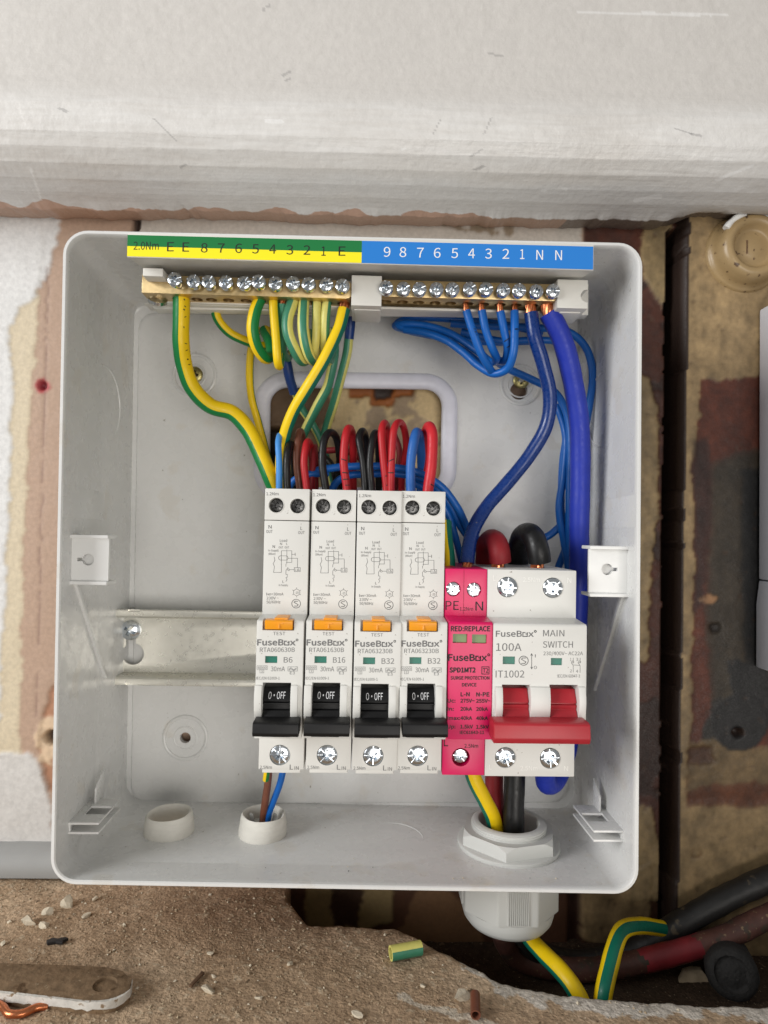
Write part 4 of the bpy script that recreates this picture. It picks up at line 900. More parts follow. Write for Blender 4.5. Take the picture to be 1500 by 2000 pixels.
obj('nose', boolean(ns, [MB().box(q[0], q[1], -HN - 5, -HN + 9, q[2], q[3]) for q in sl4] + [MB().box(p.x, q.x, -HN - 4, -HN + .9, q.z, p.z) for p, q in gw]), ms)
for p, q in gw: part('status_window', MB().box(p.x + .05, q.x - .05, -HN + .75, -HN + 1.4, q.z + .05, p.z - .05), 'green_flag', ms)
for a_, b_ in ((967, 980), (1034.6, 1072.5), (1128.4, 1141.5)):
    p0, p1 = V(a_, 1341, HN), V(b_, 1409, HN); k = p0.z - p1.z
    prof = [(HN - 1, p1.z)] + [(HN + 2.4 * sin(pi * (0.10 + 0.72 * t)) - 0.2, p1.z + k * t) for t in np.linspace(0, 1, 9)] + [(HN - 1, p0.z)]
    part('cheek', MB().profx(prof, p0.x, p1.x), 'device_plastic', ms, bevel=0.3)
zt = zof(1345, HN - 3, 1050); zc = zof(1413, HN + 2, 1050); k = zt - zc
for q in sl4:
    prof = [(HN - 8, zt + .2), (HN - 3.2, zt), (HN - 0.9, zt - k * .34), (HN - 0.5, zt - k * .40), (HN - 1.5, zt - k * .415), (HN - 1.5, zt - k * .46), (HN - 0.4, zt - k * .475), (HN - 1.0, zt - k * .62), (HN - 0.4, zt - k * .66), (HN + 2.0, zt - k * .97), (HN + 4, zc - 2), (HN - 8, zc - 2.5)]
    part('toggle', MB().profx(prof, q[0] + .15, q[1] - .15), 'red_plastic', ms, bevel=0.12)
hb = 94.0; z0, z1 = zof(1412.5, hb, 1058), zof(1453.5, hb, 1058); xa, xb = V(964, 1430, hb).x, V(1153.5, 1430, hb).x
part('link_bar', MB().profx([(HN + 1.2, z0 - .1), (hb - 1.2, z0), (hb, z0 - .6), (hb + 0.7, z1 + 2.0), (hb - .2, z1), (HN + 1.6, z1 + .3)], xa, xb), 'red_plastic', ms, bevel=0.45)
for w_, ro in zip(W4, (.9, .1, .4, .7)): place('terminal_screw', SC_TERM, (w_.x, -HS + 1.9, w_.z), ms, (0, ro, 0))
for w_ in W4: part('well_ring', torus((w_.x, -HS + .02, w_.z), 4.1, 0.16, (0, -1, 0), 36, 6), 'device_plastic', ms)
p = Print(HN, c3); p.logo(459, 722, 849, 40, 0.06).t('100A', 460, 637, 942, 52).t('MAIN', 788, 936, 845, 44).t('SWITCH', 787, 996, 924, 44).t('230/400V~ AC22A', 790, 1066, 986, 25).t('IT1002', 457, 657, 1130, 48)
p.ring(652, 1037, 32, 4.5, 28).line([(668, 1018), (645, 1018), (637, 1027), (668, 1046), (660, 1056), (637, 1056)], 5)
p.line([(708, 988), (708, 1094)], 4).line([(701, 1002), (708, 988), (715, 1002)], 3.5).line([(701, 1080), (708, 1094), (715, 1080)], 3.5).t('I', 731, 736, 1003, 22).t('O', 724, 744, 1084, 22)
p.t('1', 977, 984, 1028, 22).t('3', 1018, 1032, 1028, 22).t('2', 975, 988, 1108, 20).t('4', 1018, 1032, 1110, 20).line([(998, 1018), (998, 1040)], 3).line([(1046, 1018), (1046, 1040)], 3).ring(995, 1046, 7, 3, 10).ring(1043, 1046, 7, 3, 10)
p.line([(984, 1050), (998, 1072), (998, 1118)], 3).line([(1030, 1050), (1046, 1072), (1046, 1120)], 3).line([(998, 1066), (1042, 1070)], 3).t('IEC/EN 60947-3', 888, 1045, 1144, 21); p.build(ms, 'grey_print')
p = Print(HS, c3)                                    # raised moulded marks
for y in (464, 1778): p.t('2.5Nm', 648 - (18 if y > 999 else 0), 766 - (18 if y > 999 else 0), y + 8, 30, 0.02)
p.t('L', 440, 458, 460, 36).t('N', 957, 985, 476, 36).t('L', 411, 428, 1778, 34).t('N', 934, 962, 1788, 34); q_ = p.build(ms, 'moulded_print', 'moulded_lettering')

# ------------------------------------------------------------------ wires
def spline(P, step=1.2):
    P = [Vector(p) for p in P]; Q = [P[0] * 2 - P[1]] + P + [P[-1] * 2 - P[-2]]; out = []
    for i in range(1, len(Q) - 2):
        p0, p1, p2, p3 = Q[i - 1:i + 3]
        t0 = 0; t1 = t0 + max((p1 - p0).length, 1e-3) ** .5; t2 = t1 + max((p2 - p1).length, 1e-3) ** .5; t3 = t2 + max((p3 - p2).length, 1e-3) ** .5
        n = max(2, int((p2 - p1).length / step))
        for k in range(n):
            t = t1 + (t2 - t1) * k / n
            a1 = p0 * ((t1 - t) / (t1 - t0)) + p1 * ((t - t0) / (t1 - t0)); a2 = p1 * ((t2 - t) / (t2 - t1)) + p2 * ((t - t1) / (t2 - t1)); a3 = p2 * ((t3 - t) / (t3 - t2)) + p3 * ((t - t2) / (t3 - t2))
            b1 = a1 * ((t2 - t) / (t2 - t0)) + a2 * ((t - t0) / (t2 - t0)); b2 = a2 * ((t3 - t) / (t3 - t1)) + a3 * ((t - t1) / (t3 - t1))
            out.append(b1 * ((t2 - t) / (t2 - t1)) + b2 * ((t - t1) / (t2 - t1)))
    out.append(P[-1]); return out
def frames(pts):
    n = len(pts); T = [(pts[min(i + 1, n - 1)] - pts[max(i - 1, 0)]).normalized() for i in range(n)]; R_ = []
    prev = None
    for i in range(n):
        c = Vector((CAM[0], CAM[1], CAM[2])) - pts[i]; c.normalize(); r = c - T[i] * c.dot(T[i])
        if prev is None: prev = r.normalized() if r.length > .05 else T[i].orthogonal().normalized()
        pt_ = prev - T[i] * prev.dot(T[i]); pt_ = pt_.normalized() if pt_.length > 1e-4 else prev
        w_ = min(1.0, max(0.0, (r.length - 0.25) / 0.4)); w_ *= 0.35
        if r.length > .05: r = r.normalized()
        if r.dot(pt_) < 0: w_ *= 0.1
        cur = (pt_ * (1 - w_) + r * w_); cur = (cur - T[i] * cur.dot(T[i])).normalized(); R_.append(cur); prev = cur
    return T, R_
def tube(pts, r, seg=18, green=None, twist=0.0, wob=0.012):
    T, R_ = frames(pts); loops = []; n = len(pts); mb = MB(); ph0 = random.uniform(0, 6)
    for i, p in enumerate(pts):
        s_ = R_[i].cross(T[i]); rr = r * (1 + wob * sin(i * .37 + ph0) + wob * .6 * sin(i * .83 + ph0 * 2)); off = 0
        loops.append([p + (R_[i] * cos(2 * pi * k / seg) + s_ * sin(2 * pi * k / seg)) * rr for k in range(seg)])
    vs = [q for L in loops for q in L]; o = 0; mb.v = [tuple(v) for v in vs]
    for i in range(n - 1):
        tw = twist * i / max(1, n - 1)
        for k in range(seg):
            mb.f.append([i * seg + k, i * seg + (k + 1) % seg, (i + 1) * seg + (k + 1) % seg, (i + 1) * seg + k])
            m_ = 0
            if green:
                a = ((k + .5) * 360 / seg - tw + 180) % 360 - 180
                for g0, g1 in green:
                    if g0 <= a <= g1 or g0 <= a - 360 <= g1 or g0 <= a + 360 <= g1: m_ = 1
            mb.m.append(m_)
    # rounded-off ends
    for e_, i in ((0, 0), (1, n - 1)):
        L = [i * seg + k for k in range(seg)]; c = Vector(pts[i]); b = len(mb.v)
        for k in range(seg): mb.v.append(tuple(c + (Vector(mb.v[L[k]]) - c) * 0.72))
        for k in range(seg): mb.f.append([L[k], L[(k + 1) % seg], b + (k + 1) % seg, b + k]); mb.m.append(0)
        mb.f.append([b + k for k in range(seg)]); mb.m.append(0)
    return mb
def kink(pts, r):                                  # no wire is bent perfectly evenly
    a = [random.uniform(0, 6.28) for _ in range(6)]; n = len(pts)
    return [p + Vector((sin(i * .11 + a[0]) + .4 * sin(i * .26 + a[1]), sin(i * .13 + a[2]) * .6, .5 * sin(i * .15 + a[3]))) * (0.08 * min(r, 2.6) * min(1, i / 6, (n - 1 - i) / 6)) for i, p in enumerate(pts)]
def wire(name, label, path, r, mats, green=None, twist=0.0, copper=None, marks=None, cat='wire', group=None, raw=False, wob=0.012, bands=None):
    P = path if raw else [V(*p) for p in path]; pts = kink(spline(P), r); mb = tube(pts, r, 20 if green else 16, green, twist, wob)
    if bands:
        sg = 16; n_ = len(pts)
        for j in range((n_ - 1) * sg):
            t_ = (j // sg) / (n_ - 1) + 0.012 * sin((j % sg) * 1.7) + 0.008 * sin((j % sg) * 4.1 + 1)
            if any(a < t_ < b for a, b in bands): mb.m[j] = 1
    o = obj(name, mesh(name, mb, mats, smooth=60), None, label, cat, group)
    if copper:                                      # (end, length, radius): bare strands coming out of that end
        for end, ln, cr, ns in copper:
            p = pts[0] if end == 0 else pts[-1]; d = (pts[0] - pts[3]).normalized() if end == 0 else (pts[-1] - pts[-4]).normalized()
            if end == 0: d = (d + Vector((0, 0, 1.2))).normalized()
            c = MB(); u = d.orthogonal().normalized(); w_ = d.cross(u)
            for k in range(ns):
                a = 2 * pi * k / max(1, ns - 1); R_ = cr * (0.62 if k else 0); sr = cr * (0.42 if ns > 1 else 1)
                q = [p - d * 1.2 + (u * cos(a + t * .9) + w_ * sin(a + t * .9)) * R_ * (1 + .06 * sin(k * 3 + t)) + d * (ln + 1.2) * t for t in np.linspace(0, 1, 6)]
                t_ = tube(q, sr, 8, wob=0); c.add(t_.v, t_.f)
            part('conductor', c, 'copper', o)
    if marks:                                       # short black number marks printed round the insulation
        T, R_ = frames(pts); c = MB()
        for (i_, a0, a1, w_, sl) in marks:
            i = int(i_ * (len(pts) - 1)); s_ = R_[i].cross(T[i]); L1 = []; L2 = []
            for k in range(9):
                a = radians(a0 + (a1 - a0) * k / 8); d = (R_[i] * cos(a) + s_ * sin(a)) * (r * 1.03 + .05); sh = T[i] * (sl * (k / 8 - .5))
                L1.append(pts[i] + d + sh - T[i] * w_ / 2); L2.append(pts[i] + d + sh + T[i] * w_ / 2)
            c.loft([L1, L2], closed=False)
        part('marking', c, 'black_print', o, fix=False)
    return o
YG = ['earth_yellow', 'earth_green']; YT = ['earth_yellow', 'earth_teal']; OG = ['old_yellow', 'old_green']
GE = 'green and yellow earth wires'; GN = 'blue neutral wires from the neutral bar'
# earth side
wire('earth_cable', 'thick yellow cable with a green stripe dropping from the left end of the earth bar', [(354, 570, 54), (354, 620, 53), (354, 670, 50), (360, 712, 46), (377, 757, 42), (412, 793, 37), (452, 806, 34), (483, 838, 34), (507, 885, 36), (530, 935, 38), (556, 1000, 30), (570, 1080, 22)], 3.45, YG, [(-165, -20)],
     marks=[(.03, 14, 24, .5, .3), (.05, 18, 30, .4, .3), (.065, 12, 22, .6, .2), (.085, 20, 34, .3, -.4), (.11, 16, 22, .7, .2), (.16, 24, 42, .3, .3), (.18, 26, 44, .3, -.3), (.20, 28, 40, .5, .2), (.225, 28, 46, .3, .3)])
wire('earth_wire', 'plump yellow and green earth wire slanting from the right end of the earth bar', [(672, 604, 54), (662, 640, 55), (637, 697, 56), (602, 757, 55), (572, 808, 51), (553, 860, 46), (548, 915, 40), (552, 975, 30), (560, 1040, 20)], 2.55, YT, [(20, 165)], copper=[(0, 4.5, 2.0, 7)], group=GE)
wire('earth_wire', 'thin green and yellow earth wire curling out under the left of the earth bar', [(420, 590, 42), (424, 622, 40), (447, 650, 37), (482, 667, 34), (512, 676, 30), (534, 664, 26), (528, 645, 22)], 2.0, YG, [(-170, -10)], group=GE)
wire('earth_wire', 'thin yellow earth wire hanging behind the loops down the left of the opening', [(506, 640, 22), (493, 668, 22), (487, 720, 21), (491, 772, 20), (504, 822, 18), (518, 875, 15), (530, 930, 12), (536, 990, 10)], 1.75, YG, [(55, 170)], group=GE)
wire('earth_wire', 'broad green earth wire with thin yellow edge looping below terminal five', [(507, 586, 54), (497, 610, 55), (492, 642, 55), (500, 676, 52), (516, 698, 47), (529, 694, 40), (528, 668, 34), (517, 645, 28)], 2.5, YG, [(-18, 150)], copper=[(0, 2.5, 1.5, 5)], group=GE)
wire('earth_wire', 'bright yellow earth wire folded straight down below terminal four', [(534, 584, 54), (535, 620, 54), (539, 665, 53), (543, 706, 51), (546, 714, 47), (548, 690, 41), (546, 640, 37)], 1.95, YG, [(60, 130), (-140, -75)], copper=[(0, 2.5, 1.3, 5)], group=GE)
wire('earth_wire', 'dark green earth wire tucked right behind the folded yellow one', [(552, 592, 54), (552, 625, 51), (552, 665, 47), (553, 690, 40), (562, 700, 32), (566, 690, 26)], 1.7, ['old_green', 'old_yellow'], [(120, 170)], copper=[(0, 2.5, 1.3, 5)], group=GE)
wire('earth_wire', 'faded green and cream earth wire bulging left in the group of four loops', [(574, 584, 54), (569, 600, 55), (562, 626, 56), (563, 652, 56), (576, 684, 53), (590, 704, 47), (604, 690, 40), (606, 650, 34)], 2.35, OG, [(-150, -8)], copper=[(0, 2.5, 1.4, 5)], group=GE)
wire('earth_wire', 'faded earth wire with a wide green middle stripe, second of the four loops', [(594, 584, 54), (593, 612, 56), (594, 650, 57), (602, 688, 54), (612, 704, 48), (622, 690, 40), (622, 650, 34)], 2.3, OG, [(-32, 34), (150, 210)], group=GE)
wire('earth_wire', 'plain cream looking earth wire, third of the four loops', [(619, 590, 54), (618, 622, 54), (616, 660, 53), (614, 690, 49), (620, 698, 42), (628, 680, 36)], 1.85, OG, [(-130, -58)], copper=[(0, 2.5, 1.3, 5)], group=GE)
wire('earth_wire', 'green and cream earth wire beside the slanting one, last of the four loops', [(639, 586, 54), (636, 620, 54), (634, 660, 52), (634, 695, 46), (642, 705, 40), (650, 690, 34)], 1.95, OG, [(15, 120)], copper=[(0, 2.5, 1.3, 5)], group=GE)
wire('earth_wire', 'old green earth wire with split cream edge passing behind the slanting wire', [(650, 640, 36), (652, 690, 32), (646, 730, 29), (640, 756, 26), (622, 790, 22), (600, 832, 14), (578, 880, 8), (566, 940, 2)], 2.2, ['old_green', 'old_yellow'], [(-150, -20)], group=GE)
wire('earth_wire', 'old cream and green earth wire leaving the opening, rightmost of the faded ones', [(682, 652, 27), (677, 690, 25), (668, 730, 22), (655, 780, 17), (640, 830, 10), (632, 866, 4), (640, 920, -2)], 2.1, ['old_yellow', 'old_green'], [(-95, 25)], group=GE)
wire('earth_wire', 'short old green earth wire crossing low in the opening', [(576, 764, 17), (588, 796, 11), (610, 830, 8), (626, 862, 6), (640, 905, 3), (652, 950, 0)], 1.9, ['old_green', 'old_yellow'], [(-150, -30)], group=GE)
wire('sleeved_wire', 'dark blue taped wire below the folded yellow earth wire', [(556, 690, 24), (562, 715, 23), (568, 745, 20), (575, 768, 17)], 2.3, 'blue_tape', wob=.03)
wire('sleeved_wire', 'dark blue taped wire behind the right end of the earth bar', [(684, 600, 30), (684, 630, 29), (682, 662, 27)], 2.2, 'blue_tape', wob=.03)
# tops of the RCBOs
Z5 = 52
def loopw(label, x0, xm, xt, yt, xb, r, m, y1=985, name='live_wire', marks=None, hs=52, yb=1000, hb=22, xe=None):
    xe = xb if xe is None else xe
    return wire(name, label, [(x0, y1, hs), (x0, 958, hs), (xm, 905, hs + .5), (xt, yt + 15, hs - 1), (xt + (xb - xt) * .35, yt + 1, hs - 5), (xt + (xb - xt) * .75, yt + 8, hs - 11), (xb, yt + 42, hs - 17), (xe, 930, hs - 24), (xe, yb, hb)], r, m, marks=marks)
loopw('light blue wire into the leftmost RCBO', 545.5, 545, 543, 850, 551, 1.32, 'light_blue_insulation', name='neutral_wire')
loopw('black wire beside the light blue one at the leftmost RCBO', 562, 561, 563, 866, 574, 1.5, 'black_insulation')
loopw('brown wire rising behind the leftmost RCBO', 586, 580, 581, 842, 592, 1.55, 'brown_insulation', hs=46)
loopw('red wire at the right of the leftmost RCBO', 600, 594, 597, 862, 609, 1.55, 'red_insulation', hs=50)
loopw('dark red wire close behind the red one at the leftmost RCBO', 606, 612, 613, 872, 616, 1.4, 'dark_red_insulation', hs=42)
loopw('black wire arching into the left terminal of the B16 RCBO', 637, 630, 634, 844, 662, 1.6, 'black_insulation', marks=None)
loopw('red wire with three black marks into the B16 RCBO', 678, 671, 675, 836, 690, 1.72, 'red_insulation', marks=[(.235, -40, 40, .45, .8), (.165, -45, 35, .45, .6), (.13, -40, 40, .4, .2), (.105, -45, 20, .35, .2)])
loopw('left of the two crossing black wires at the third RCBO', 713, 709, 701, 841, 718, 1.5, 'black_insulation')
loopw('right of the two crossing black wires at the third RCBO', 726, 722, 727, 845, 740, 1.5, 'black_insulation', hs=53)
loopw('upright red wire next to the black pair at the third RCBO', 754, 749, 746, 826, 759, 1.55, 'red_insulation', marks=[(.15, -60, 0, .4, .1), (.10, -60, 0, .4, .1)])
loopw('red wire in an open hoop with two marks at the third RCBO', 764, 765, 770, 824, 793, 1.55, 'red_insulation', hs=53, xe=785, marks=[(.21, -40, 50, .45, -1.2), (.15, -40, 50, .45, 0)])
loopw('mid blue wire bent over into the fourth RCBO', 803, 803, 809, 843, 822, 2.0, 'mid_blue_insulation', name='neutral_wire')
loopw('thick bright red wire at the right of the fourth RCBO', 836, 842, 844, 832, 830, 2.25, 'bright_red_insulation', marks=[(.10, -70, -20, .5, .6)])
wire('live_wire', 'dark red wire running low behind the B16 loops', [(640, 880, 20), (668, 880, 24), (700, 892, 24), (716, 925, 20), (720, 980, 14)], 1.5, 'dark_red_insulation')
wire('live_wire', 'red wire slanting low behind the hoop of the third RCBO', [(770, 850, 14), (780, 880, 16), (775, 930, 18), (765, 1000, 16)], 1.5, 'dark_red_insulation')
wire('live_wire', 'black wire low in the opening behind the red B16 loop', [(600, 880, 6), (640, 900, 12), (655, 930, 16), (655, 1000, 16)], 1.7, 'black_insulation')
# supply neutrals of the RCBOs, running right behind the loops
wire('neutral_wire', 'blue wire running right across behind all the red and black loops', [(600, 990, 34), (601, 940, 38), (612, 922, 41), (650, 914, 42), (700, 911, 42), (760, 912, 41), (815, 922, 40), (862, 950, 38), (895, 995, 36), (918, 1040, 32), (960, 1070, 26), (1010, 1085, 22)], 1.65, 'blue_insulation', group='blue supply neutrals of the RCBOs')
wire('neutral_wire', 'short blue wire end rising beside the brown wire', [(562, 985, 40), (566, 950, 42), (580, 935, 43), (606, 926, 43), (640, 924, 40)], 1.6, 'blue_insulation', group='blue supply neutrals of the RCBOs')
wire('neutral_wire', 'lower blue wire sweeping out behind the B16 loops to the right', [(645, 985, 36), (652, 948, 38), (675, 930, 39), (720, 926, 38), (780, 926, 37), (840, 942, 35), (878, 985, 33), (900, 1030, 30), (935, 1075, 22), (960, 1120, 16)], 1.65, 'blue_insulation', group='blue supply neutrals of the RCBOs')
wire('neutral_wire', 'blue wire nearest the side of the fourth RCBO dropping behind the pink device', [(800, 940, 34), (848, 965, 33), (876, 1005, 32), (890, 1050, 30), (905, 1110, 22)], 1.6, 'blue_insulation', group='blue supply neutrals of the RCBOs')
# neutral bar
cu = [(0, 5.0, 1.15, 6)]
wire('neutral_wire', 'blue wire in neutral terminal four, leftmost of the four looped wires', [(911, 607, 54), (922, 645, 54), (939, 690, 52), (958, 722, 47), (962, 730, 41), (940, 712, 35), (900, 682, 30), (850, 655, 27), (800, 645, 26), (775, 634, 24), (800, 622, 20), (900, 624, 16), (980, 634, 15), (1060, 650, 16)], 1.72, 'blue_insulation', copper=cu, group=GN, marks=[(.055, 20, 50, .4, .2), (.065, 20, 50, .4, .2), (.075, 25, 50, .3, .2)])
wire('neutral_wire', 'blue wire in neutral terminal three', [(941, 607, 54), (948, 642, 54), (962, 680, 52), (970, 700, 47), (960, 706, 40), (930, 684, 34), (880, 652, 30), (830, 636, 28), (785, 632, 26), (772, 636, 22), (800, 646, 17), (870, 660, 14), (960, 668, 13), (1045, 666, 15)], 1.72, 'blue_insulation', copper=cu, group=GN)
wire('neutral_wire', 'blue wire in neutral terminal two with two black marks', [(977, 608, 54), (984, 645, 53), (991, 680, 50), (986, 704, 45), (970, 704, 38), (985, 716, 32), (1040, 742, 28), (1085, 768, 26), (1107, 810, 26), (1114, 880, 26), (1112, 980, 26), (1110, 1080, 22), (1108, 1150, 18)], 1.72, 'blue_insulation', copper=cu, group=GN, marks=[(.075, -35, 50, .4, -.8), (.088, -10, 60, .4, -.6)])
wire('neutral_wire', 'blue wire in neutral terminal one bending round the other three', [(1005, 608, 54), (1005, 645, 55), (1002, 690, 54), (990, 720, 50), (965, 730, 46), (935, 715, 42), (905, 688, 38), (870, 664, 34), (830, 650, 30), (790, 644, 26)], 1.72, 'blue_insulation', copper=cu, group=GN, marks=[(.10, 0, 60, .5, -.2), (.112, 0, 60, .5, -.2)])
wire('neutral_wire', 'blue wire arching over to the right wall behind the thick cables', [(880, 632, 18), (960, 638, 20), (1050, 640, 22), (1110, 648, 24), (1142, 676, 25), (1156, 722, 25), (1150, 800, 25), (1130, 900, 22), (1112, 1000, 20), (1080, 1040, 18), (1040, 1062, 16)], 1.75, 'blue_insulation', group=GN)
wire('neutral_wire', 'blue wire running level behind the looped wires to the violet cable', [(900, 648, 15), (980, 666, 16), (1050, 664, 17), (1100, 672, 18), (1124, 712, 20), (1116, 800, 20), (1100, 900, 20), (1096, 1000, 20), (1106, 1060, 18), (1090, 1110, 14)], 1.7, 'blue_insulation', group=GN)
wire('neutral_wire', 'blue wire hugging the left of the violet cable halfway down', [(1088, 790, 22), (1104, 850, 23), (1100, 930, 24), (1092, 990, 24), (1102, 1060, 22), (1112, 1130, 20), (1108, 1180, 16)], 1.7, 'blue_insulation', group=GN)
wire('neutral_cable', 'thick navy blue cable curving down into the pink surge device', [(1037, 612, 54), (1044, 655, 54), (1062, 712, 52), (1074, 770, 49), (1066, 830, 46), (1036, 886, 44), (990, 945, 44), (948, 995, 46), (922, 1040, 50), (914, 1080, 54), (913, 1100, 55)], 2.95, 'navy_insulation', copper=[(0, 5.5, 2.2, 9), (1, 3, 2.1, 7)])
wire('neutral_cable', 'thickest violet blue cable falling along the right of the enclosure', [(1072, 611, 54), (1094, 650, 53), (1112, 710, 50), (1126, 790, 46), (1133, 880, 43), (1133, 980, 41), (1131, 1080, 38), (1128, 1200, 34), (1122, 1350, 30), (1105, 1470, 28), (1086, 1522, 33), (1068, 1530, 42), (1064, 1500, 48)], 4.3, 'violet_insulation', copper=[(0, 5.0, 2.7, 9)])
# main switch tails
wire('live_tail', 'thick dull red tail bent over into the main switch', [(977, 1097, 54), (976, 1080, 54.5), (972, 1062, 52), (962, 1054, 45), (952, 1062, 38), (948, 1090, 30), (948, 1140, 24)], 4.5, 'dark_red_insulation', copper=[(0, -3.5, 2.6, 8)])
wire('neutral_tail', 'thick black tail bent over into the main switch', [(1054, 1098, 54), (1051, 1075, 54.5), (1043, 1050, 52), (1030, 1042, 45), (1018, 1052, 37), (1012, 1085, 28), (1012, 1140, 24)], 4.7, 'black_insulation', copper=[(0, -3.5, 2.6, 8)])
wire('earth_wire', 'short green and yellow wire into the PE terminal of the pink device', [(872, 1020, 40), (874, 1055, 45), (878, 1085, 50), (879, 1108, 52)], 2.2, YT, [(0, 150)], group=GE, copper=[(1, 2, 1.4, 5)])
# below the devices
fl = B2
wire('live_wire', 'brown wire from under the leftmost RCBO into the bush', [(527, 1470, 40), (524, 1520, 39), (518, 1560, 36), (514, 1592, 33), (512, 1630, 32)], 1.55, 'brown_insulation')
wire('neutral_wire', 'blue wire from under the leftmost RCBO into the bush', [(556, 1480, 38), (548, 1525, 38), (534, 1565, 35), (525, 1590, 33), (520, 1630, 32)], 1.4, 'blue_insulation')
wire('earth_wire', 'stub of green and yellow wire showing under the leftmost RCBO', [(524, 1470, 46), (521, 1505, 46), (519, 1523, 44)], 1.3, YG, [(0, 150)], group=GE)
mb = tube(spline([Vector((B2.x - 1, B2.y, B2.z - 4)), Vector((B2.x - .5, B2.y, B2.z + 2)), Vector((B2.x, B2.y + .4, B2.z + 6.5))]), 4.2, 20)
sh = obj('cable_sheath', mesh('cable_sheath', mb, 'grey_sheath', smooth=60), None, 'cut grey cable sheath poking up inside the bush below the leftmost RCBO', 'cable sheath')
for dx_, ry in ((-4.6, .2), (4.4, -.25)):
    P = [(B2.x + dx_ - 1.4, B2.y - 1, B2.z + 3), (B2.x + dx_ + 1.4, B2.y - .6, B2.z + 3), (B2.x + dx_ + 1.0 - ry * 3, B2.y, B2.z + 9.6), (B2.x + dx_ - .6 - ry * 3, B2.y, B2.z + 10.4)]
    part('flap', MB().prism(P, (0, .8, 0)), 'grey_sheath', sh, bevel=.15)
wire('earth_cable', 'green and yellow cable from the pink device into the gland', [(915, 1470, 40), (925, 1515, 42), (946, 1560, 41), (963, 1598, 39), (972, 1650, 38), (975, 1720, 38)], 3.3, YT, [(-165, -40)])
wire('live_tail', 'dark red tail rising through the gland behind the green and yellow cable', [(966, 1450, 26), (965, 1520, 28), (967, 1570, 32), (972, 1620, 36), (976, 1720, 36)], 4.0, 'dark_red_insulation')
wire('neutral_tail', 'black tail rising through the gland below the main switch', [(1004, 1450, 38), (1004, 1520, 40), (1003, 1580, 41), (1003, 1640, 40), (1003, 1720, 38)], 4.5, 'black_insulation')
# outside, below the enclosure
wire('earth_cable', 'green and yellow cable leaving the gland towards the broken ledge', [(1018, 1800, 36), (1035, 1832, 40), (1062, 1862, 48), (1092, 1893, 58), (1116, 1925, 64), (1138, 1968, 66), (1150, 2040, 60)], 3.5, YT, [(-170, -42)])
wire('earth_cable', 'green and yellow cable hooked over the old red and black cables', [(1330, 1822, 8), (1285, 1812, 16), (1248, 1808, 27), (1216, 1818, 40), (1200, 1850, 50), (1188, 1895, 58), (1178, 1940, 64), (1170, 2010, 62)], 3.5, YT, [(-42, 44), (150, 210)])
wire('supply_cable', 'grimy black supply cable coming in from the right above the red one', [(1640, 1650, 14), (1560, 1690, 14), (1490, 1722, 14), (1410, 1758, 14), (1335, 1800, 14), (1265, 1842, 12), (1190, 1872, 10), (1110, 1880, 12), (1050, 1860, 22), (1015, 1810, 34)], 5.6, 'old_black_cable', cat='cable', wob=.025)
wire('supply_cable', 'grimy brown and red supply cable coming in from the right', [(1640, 1725, 22), (1560, 1762, 22), (1490, 1795, 23), (1410, 1832, 24), (1330, 1858, 25), (1250, 1878, 26), (1160, 1893, 25), (1080, 1892, 24), (1010, 1870, 26), (978, 1815, 34)], 5.0, ['grimy_cable', 'old_red_cable'], cat='cable', wob=.025, bands=[(.40, .55)])

# ------------------------------------------------------------------ old things on the wall and the ledge
mb = MB(); c = V(1430, 1903, 40)
mb.lathe([(8.5, -34), (10.2, -28), (10.8, -3), (10.2, -.6), (9.0, .6), (7.2, .9), (6.6, -.2), (5.0, -.4), (3.4, .8), (1.4, .9)], c, ax=(-0.40, -0.88, 0.28), n=40)
rr = np.random.default_rng(4); mb.v = [tuple(np.array(v) + rr.normal(0, .09, 3)) for v in mb.v]
obj('cable_end', mesh('cable_end', mb, 'tar_black', smooth=60), None, 'tarry black sawn off cable end at the lower right', 'cable end')
mb = MB(); P = []
for k in range(11):
    a = 2 * pi * k / 11; q = V(1356 + 34 * cos(a) * (1 + .22 * sin(3 * a)), 1925 + 36 * sin(a) * (1 + .15 * cos(2 * a)), 24 + 3 * sin(a)); P.append(q)
mb.prism(P, (0.6, 3.0, 0)); obj('plaster_flake', mesh('plaster_flake', mb, 'grit', bevel=.5), None, 'large grey plaster flake leaning left of the tarry cable end', 'plaster flake')
# painted-over round cap on the pier
c = V(1456, 494, 5); bs = thing('painted_cap', (c.x, c.y, c.z), 'round cap painted over in beige on the pier at upper right', 'cap')
part('rim', MB().lathe([(20.0, -1.5), (19.6, 0.0), (18.8, .8), (18.0, 1.2), (17.2, 4.0), (16.2, 8.0), (14.4, 10.2), (12.2, 10.4), (10.6, 8.6), (9.6, 6.2), (8.0, 5.8), (5, 6.8), (1, 7.4)], c, n=56), 'boss_paint', bs, smooth=60)
part('slot', MB().box(c.x - 3.6, c.x - 3.1, c.y - 7.3, c.y - 6.2, c.z - 3.4, c.z + 3.2), 'rust', bs)
arc = [c + Vector((cos(radians(a)) * 16.6, -8.0, sin(radians(a)) * 16.4)) for a in np.linspace(150, 108, 9)]
part('paint_daub', tube(spline(arc), 1.7, 12, wob=.1), 'white_paint_daub', bs)
arc = [c + Vector((cos(radians(a)) * 17.2, -6.8, sin(radians(a)) * 16.8)) for a in np.linspace(96, 62, 8)]
part('paint_daub', tube(spline(arc), 1.3, 12, wob=.15), 'white_paint_daub', bs)
